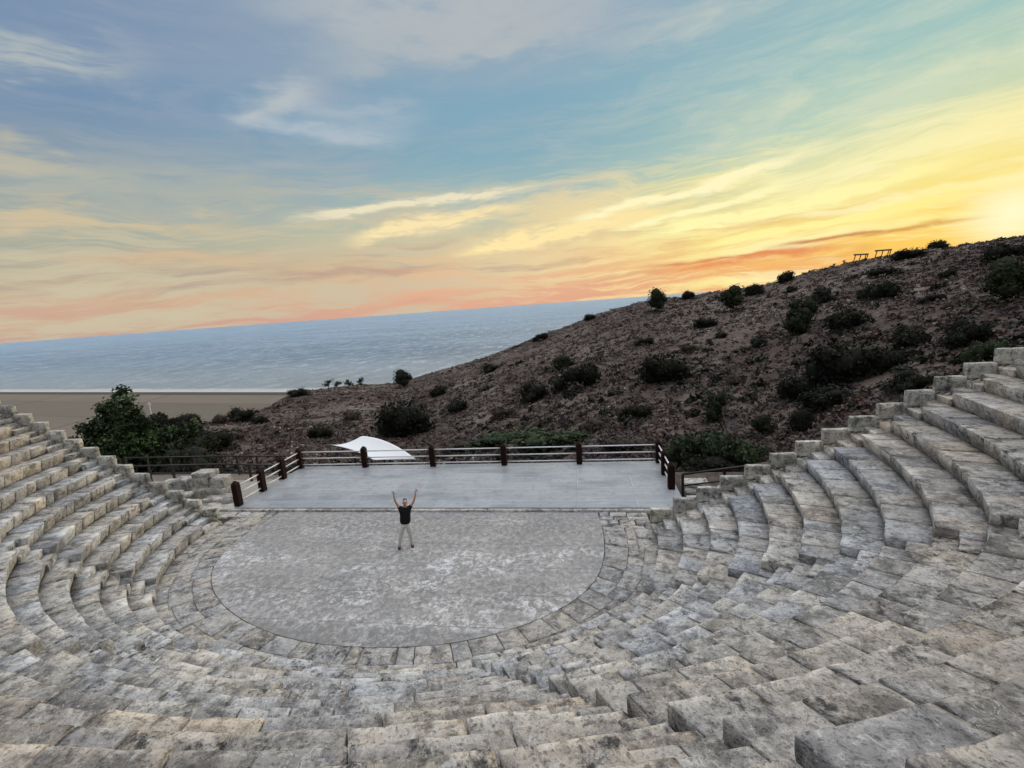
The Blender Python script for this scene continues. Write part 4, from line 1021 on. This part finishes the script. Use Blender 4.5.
def stone_obj(name, c, d, seed, mat, parent=None, rz=0.0, wear=1.2, r=0.03, tone=1.0, cell=0.12, taper=0.0):
    p, F = stone_block(d[0], d[1], d[2], r, cell, seed, wear, 0)
    q = p-np.array([d[0]/2, d[1]/2, 0]); q[:, :2] *= (1-taper*q[:, 2:3]/d[2])
    ca, sa = math.cos(rz), math.sin(rz); q = np.c_[q[:, 0]*ca-q[:, 1]*sa, q[:, 0]*sa+q[:, 1]*ca, q[:, 2]]
    if parent is None:
        o = mesh_np(name, q, F, mat, None, True, np.c_[np.full((len(q), 3), tone), np.full(len(q), (seed*0.37) % 1)]); o.location = c
    else: o = mesh_np(name, q+np.array(c), F, mat, parent, True, np.c_[np.full((len(q), 3), tone), np.full(len(q), (seed*0.37) % 1)])
    return o
pier = tag(empty('ruined_pier', (-10.2, 2.25, -0.08)), 'ruined pier of squared limestone blocks left of the stage', 'ruin')
stone_obj('stone_block', (-0.05, 0, 0), (1.45, 0.75, 0.46), 3, M_ruin, pier)
stone_obj('stone_block', (-0.36, 0.02, 0.46), (0.62, 0.62, 0.44), 4, M_ruin, pier, 0, tone=1.1)
stone_obj('stone_block', (0.32, 0.04, 0.46), (0.70, 0.60, 0.42), 5, M_ruin, pier, 0.04, taper=0.15)
stone_obj('stone_block', (-0.36, 0.02, 0.90), (0.86, 0.60, 0.22), 6, M_ruin, pier, 0.05)
lw = tag(empty('low_ruin_wall', (-12.2, 3.0, -0.1)), 'low broken wall of grey blocks running left from the ruined pier', 'ruin')
for i, (dx, w_, h_) in enumerate([(-0.95, 0.75, 0.42), (-0.15, 0.85, 0.56), (0.68, 0.80, 0.68)]): stone_obj('stone_block', (dx, 0, 0), (w_, 0.6, h_), 20+i, M_ruin, lw, 0.03*i, 1.4, 0.05, 0.95)
tag(stone_obj('capital_fragment', (-11.15, 1.75, -0.06), (0.52, 0.46, 0.34), 31, M_ruin, None, 0.2, 1.3, 0.06, 1.35, 0.06, -0.15), 'small bright white stone fragment in front of the low broken wall', 'stone fragment')
tag(stone_obj('rough_boulder', (-8.95, 1.55, -0.1), (0.62, 0.5, 0.34), 32, M_ruin, None, 0.5, 2.6, 0.12, 0.85, 0.06, 0.3), 'rough pitted boulder beside the left front post of the stage railing', 'boulder')
tag(stone_obj('fallen_slab', (-9.75, 1.75, -0.05), (0.9, 0.6, 0.16), 33, M_ruin, None, 0.1, 1.2, 0.04, 1.1, 0.1), 'flat fallen slab between the ruined pier and the rough boulder', 'slab')
tag(stone_obj('fallen_slab', (-13.9, 3.2, -0.25), (1.3, 0.9, 0.22), 34, M_ruin, None, 0.4, 1.4, 0.05, 1.0, 0.1), 'broad slab lying left of the low broken wall', 'slab')
# right of the stage: pale stone treads and a thin rail in the hollow
tr = tag(empty('side_steps', (9.6, 3.2, -0.6)), 'small flight of pale stone steps right of the last railing post', 'steps')
for i, (x_, y_, z_) in enumerate([(0.0, 0.3, 0.22), (-0.05, -0.25, 0.08), (-0.35, -1.2, 0.10)]): stone_obj('step', (x_, y_, z_), ((0.95, 0.5, 0.28), (0.8, 0.45, 0.24), (0.5, 0.45, 0.36))[i], 50+i, M_ruin, tr, 0, 0.5, 0.02, 1.25 if i != 1 else 0.6)
brown_rail('side_rail', [(8.95, 2.5, -0.45), (13.5, 3.3, -0.2)], 1.0, 1.5, 'thin dark rail running right from the last stage post behind the parapet')
gx, gy = np.meshgrid(np.linspace(8.75, 24, 30), np.linspace(-0.1, 6.0, 16)); gz = -0.75+0.07*n2d(gx, gy, 1.2, 3, 9); ii = np.arange(gx.size).reshape(gx.shape)
f = np.stack([ii[:-1, :-1], ii[:-1, 1:], ii[1:, 1:], ii[1:, :-1]], -1).reshape(-1, 4)
tag(mesh_np('hollow_ground', np.stack([gx.ravel(), gy.ravel(), gz.ravel()], 1), f, M_hill, smooth=True), kind='structure')

# ------------------------------------------------------------------ white shade sail down the slope
can = tag(empty('shade_sail', (-10.8, 17, -5.6)), 'white tensile shade sail on poles down the slope behind the stage', 'canopy')
P_l, P_t, P_r, P_b = [Vector(v)-Vector((-10.8, 17, -5.6)) for v in ((-14.15, 17.3, -2.62), (-12.1, 18.5, -2.35), (-7.25, 17.3, -3.95), (-9.95, 15.9, -3.45))]
def crv(a, b, bow, n):
    return [a.lerp(b, t_)+bow*(4*t_*(1-t_)) for t_ in np.linspace(0, 1, n)]
N = 17
e_lt = crv(P_l, P_t, Vector((0.0, -0.1, -0.22)), N); e_tr = crv(P_t, P_r, Vector((0, 0.1, 0.40)), N)
e_lb = crv(P_l, P_b, Vector((0, 0.3, 0.05)), N); e_br = crv(P_b, P_r, Vector((0, 0, 0.02)), N)
V = []; 
for j in range(N):          # j: l->b  /  t->r ; i: l->t / b->r
    v_ = j/(N-1)
    for i in range(N):
        u_ = i/(N-1); c1 = e_lt[i]*(1-v_)+e_br[i]*v_; c2 = e_lb[j]*(1-u_)+e_tr[j]*u_
        c3 = P_l*(1-u_)*(1-v_)+P_t*u_*(1-v_)+P_b*(1-u_)*v_+P_r*u_*v_; V.append(c1+c2-c3)
F = [(j*N+i, j*N+i+1, (j+1)*N+i+1, (j+1)*N+i) for j in range(N-1) for i in range(N-1)]
M_sail = simple('white membrane', (0.66, 0.67, 0.68), 0.6, 0.3, 0.8, 0.10)
sl = mesh_py('membrane', V, F, M_sail, can, True); sm = sl.modifiers.new('thickness', 'SOLIDIFY'); sm.thickness = 0.02
for p in (P_l, P_t, P_r, P_b):
    bm = bmesh.new(); bm_rod(bm, (p.x, p.y, -1.5), (p.x, p.y, p.z+0.02), 0.06, 10); bm_obj('pole', bm, M_iron, can, True)
kiosk = tag(empty('ticket_shelter', (-11.3, 18.0, -5.6)), 'low reddish timber shelter half hidden under the white sail', 'shelter')
bm = bmesh.new(); bm_box(bm, (0.2, 0.2, 1.95), (3.0, 1.2, 0.10), Matrix.Rotation(R(7), 3, 'Y')); bm_obj('roof', bm, simple('red-brown timber', (0.10, 0.035, 0.028), 0.7), kiosk)
for dx, dy in ((-1.1, -0.3), (1.3, -0.3), (-1.1, 0.7), (1.3, 0.7)):
    bm = bmesh.new(); bm_box(bm, (dx, dy, 0.65), (0.12, 0.12, 2.3)); bm_obj('post', bm, M_iron, kiosk)
# rubble wall below the sail
rw = Soup(); rs = np.random.default_rng(14)
for row_ in range(3):
    xx = -15.2
    while xx < -10.8:
        L = rs.uniform(0.25, 0.55); p, F = stone_block(L, 0.4, 0.3, 0.05, 0.2, int(rs.integers(1, 9999)), 1.4, 0)
        rw.add(np.c_[xx+p[:, 0]-(-13), 14.6+p[:, 1]-14.8, p[:, 2]+row_*0.28+rs.normal(0, 0.02)], F, tint_rand(rs)); xx += L
o = rw.obj('rubble_wall', M_ruin, None, smooth=True); o.location = (-13, 14.8, float(terrain(-13, 14.8))-0.1); tag(o, 'low rubble wall just behind the left part of the stage railing', 'wall')

# ------------------------------------------------------------------ open timber shelters on the skyline
M_far = simple('sun-bleached timber', (0.17, 0.13, 0.10), 0.8)
def shelter(x_, y_, w_, h_, lean, label):
    a = math.atan2(x_-CAMX, y_-CAMY); root = tag(empty('timber_shelter', (x_, y_, float(terrain(x_, y_))-0.1), -a), label, 'shelter', 'timber shelters on the skyline')
    bm = bmesh.new(); bm_box(bm, (0, 0, h_), (w_, 1.6, 0.18), Matrix.Rotation(R(-lean), 3, 'Y')); bm_obj('roof', bm, M_far, root)
    for k, fx in enumerate((-0.40, -0.05, 0.30, 0.42)):
        bm = bmesh.new(); z1 = h_+0.1+fx*w_*math.tan(R(lean)); bm_rod(bm, (fx*w_-0.22, (-0.5, 0.5)[k % 2], -0.3), (fx*w_+0.12, (-0.5, 0.5)[k % 2], z1), 0.07, 6); bm_obj('leg', bm, M_far, root)
    return root
shelter(52.3, 71.9, 2.0, 1.15, -3, 'left of the two open timber shelters standing on the skyline')
shelter(55.9, 72.4, 2.2, 1.25, -2, 'right of the two open timber shelters standing on the skyline')
for i, (x_, y_, h_, lb) in enumerate([(49.4, 74.2, 0.5, 'stubby marker post on the skyline, left of the shelters'), (50.4, 73.2, 0.7, 'thin marker post on the skyline right beside the left shelter')]):
    bm = bmesh.new(); bm_rod(bm, (0, 0, -0.3), (0.05, 0, h_), 0.13, 6); bm_rod(bm, (-0.18, 0, h_), (0.25, 0, h_+0.03), 0.10, 6); o = bm_obj('marker_post', bm, M_far, None); o.location = (x_, y_, float(terrain(x_, y_))); tag(o, lb, 'post', 'marker posts on the skyline')
# mast in the fields
bm = bmesh.new(); bm_rod(bm, (0, 0, 0), (0, 0, 14), 0.35, 8); mast = empty('field_mast', (-384, 331, -70)); tag(mast, 'pale mast with a cross arm standing in the ploughed field', 'mast'); M_white = simple('pale galvanised steel', (0.6, 0.6, 0.6), 0.5)
bm_obj('pole', bm, M_white, mast); bm = bmesh.new(); bm_box(bm, (0, 0, 12), (4.0, 0.5, 0.6)); bm_obj('cross_arm', bm, M_white, mast)

# ------------------------------------------------------------------ person with both arms raised
def skin_obj(name, J, Ed, root_i, mat, parent, sub=2, cut=None):
    bm = bmesh.new(); lay = bm.verts.layers.skin.verify(); vs = []
    for (p, r) in J:
        v = bm.verts.new(p); v[lay].radius = r if isinstance(r, tuple) else (r, r); vs.append(v)
    for a, b in Ed: bm.edges.new((vs[a], vs[b]))
    vs[root_i][lay].use_root = True
    me = bpy.data.meshes.new(name); bm.to_mesh(me); bm.free(); me.materials.append(mat)
    o = bpy.data.objects.new(name, me); COL.objects.link(o); o.parent = parent
    sk = o.modifiers.new('skin', 'SKIN'); sk.use_smooth_shade = True; sk.branch_smoothing = 0.4
    sb = o.modifiers.new('sub', 'SUBSURF'); sb.levels = sub; sb.render_levels = sub
    return o
M_skin = simple('skin', (0.42, 0.22, 0.16), 0.55, 0.35, 10, 0.1); M_shirt = simple('black cotton', (0.010, 0.010, 0.012), 0.9, 0.15, 12, 0.3)
M_trs = simple('light grey cloth', (0.50, 0.49, 0.46), 0.9, 0.1, 12, 0.15); M_shoe = simple('black shoes', (0.012, 0.012, 0.013), 0.6); M_hair = simple('dark short hair', (0.035, 0.028, 0.024), 0.8)
per = tag(empty('person', (-0.12, -1.75, 0.0), R(24)), 'person in black T-shirt and light grey trousers raising both arms on the orchestra floor', 'person')
per.scale = (0.88, 0.92, 0.875); per.rotation_euler = (0, R(5.0), R(24)); per.location.x = -0.06
J = [((0, 0, 0.95), (0.135, 0.10)), ((0, 0, 1.12), (0.13, 0.095)), ((0, -0.01, 1.30), (0.155, 0.105)), ((0, 0, 1.44), (0.10, 0.08)), ((0, -0.01, 1.51), 0.052), ((0, -0.02, 1.56), 0.055),
     ((0, -0.025, 1.63), (0.077, 0.092)), ((0, -0.02, 1.70), (0.075, 0.09)), ((0, -0.015, 1.755), (0.045, 0.055))]
Ed = [(i, i+1) for i in range(8)]
def chain(start, pts):
    k = start
    for p in pts: J.append(p); Ed.append((k, len(J)-1)); k = len(J)-1
    return k
for s in (-1, 1):
    w = chain(3, [((s*0.17, 0, 1.45), 0.062), ((s*0.235, -0.01, 1.56), 0.048), ((s*0.305, -0.03, 1.70), 0.038), ((s*0.335, -0.035, 1.82), 0.036), ((s*0.36, -0.04, 1.945), 0.025), ((s*0.370, -0.042, 1.975), (0.036, 0.018)), ((s*0.380, -0.045, 2.03), (0.038, 0.015))])
    for f_, (dx, L) in enumerate([(-0.032, 0.070), (-0.011, 0.082), (0.011, 0.078), (0.031, 0.060)]):
        chain(w, [((s*0.383+dx, -0.046, 2.05), 0.0085), ((s*0.387+dx*1.25, -0.056, 2.05+L*0.6), 0.008), ((s*0.389+dx*1.35, -0.062, 2.05+L), 0.0065)])
    chain(w-1, [((s*0.372-s*0.040, -0.055, 2.00), 0.011), ((s*0.372-s*0.062, -0.06, 2.035), 0.010), ((s*0.372-s*0.070, -0.06, 2.06), 0.008)])
    chain(0, [((s*0.09, 0, 0.88), 0.095), ((s*0.13, -0.012, 0.66), 0.075), ((s*0.165, -0.02, 0.48), 0.056), ((s*0.19, 0.0, 0.30), 0.052), ((s*0.215, 0.01, 0.10), 0.036), ((s*0.225, -0.06, 0.045), 0.034), ((s*0.235, -0.14, 0.035), 0.03)])
body = skin_obj('body', J, Ed, 0, M_skin, per)
Js = [((0, 0, 0.84), (0.205, 0.15)), ((0, 0, 1.02), (0.20, 0.15)), ((0, -0.01, 1.26), (0.205, 0.145)), ((0, 0, 1.43), (0.125, 0.10)), ((0, -0.005, 1.49), (0.072, 0.066))]
Es = [(0, 1), (1, 2), (2, 3), (3, 4)]
for s in (-1, 1):
    b = len(Js); Js += [((s*0.175, 0, 1.455), 0.082), ((s*0.225, -0.01, 1.545), 0.070)]; Es += [(3, b), (b, b+1)]
skin_obj('t_shirt', Js, Es, 0, M_shirt, per)
Jt = [((0, 0, 1.06), (0.16, 0.12)), ((0, 0, 0.90), (0.168, 0.13))]; Et = [(0, 1)]
for s in (-1, 1):
    b = len(Jt); Jt += [((s*0.095, 0, 0.82), 0.118), ((s*0.135, -0.012, 0.62), 0.102), ((s*0.168, -0.015, 0.44), 0.074), ((s*0.195, 0.002, 0.26), 0.070), ((s*0.215, 0.01, 0.085), 0.062)]
    Et += [(1, b), (b, b+1), (b+1, b+2), (b+2, b+3), (b+3, b+4)]
skin_obj('trousers', Jt, Et, 0, M_trs, per)
for s in (-1, 1):
    skin_obj('shoe', [((s*0.215, 0.05, 0.05), (0.05, 0.045)), ((s*0.222, -0.05, 0.045), (0.052, 0.042)), ((s*0.235, -0.16, 0.035), (0.045, 0.03))], [(0, 1), (1, 2)], 0, M_shoe, per)
skin_obj('hair', [((0, 0.015, 1.66), (0.078, 0.085)), ((0, 0.02, 1.72), (0.082, 0.095)), ((0, 0.0, 1.765), (0.06, 0.075))], [(0, 1), (1, 2)], 0, M_hair, per)
hd = bmesh.new()
bm_box(hd, (0, -0.125, 1.635), (0.022, 0.035, 0.05), Matrix.Rotation(R(18), 3, 'X'), 0.008); bm_obj('nose', hd, M_skin, per, True)
for s in (-1, 1):
    hd = bmesh.new(); bmesh.ops.create_uvsphere(hd, u_segments=10, v_segments=8, radius=0.014, matrix=Matrix.Translation((s*0.032, -0.098, 1.655))); bm_obj('eye', hd, M_hair, per, True)
    hd = bmesh.new(); bmesh.ops.create_uvsphere(hd, u_segments=10, v_segments=8, radius=0.03, matrix=Matrix.Translation((s*0.082, 0.0, 1.64)) @ Matrix.Diagonal((0.35, 0.7, 1.05, 1))); bm_obj('ear', hd, M_skin, per, True)
hd = bmesh.new(); bm_box(hd, (0, -0.108, 1.585), (0.045, 0.012, 0.010), None, 0.003); bm_obj('mouth', hd, simple('lips', (0.28, 0.09, 0.08), 0.5), per)
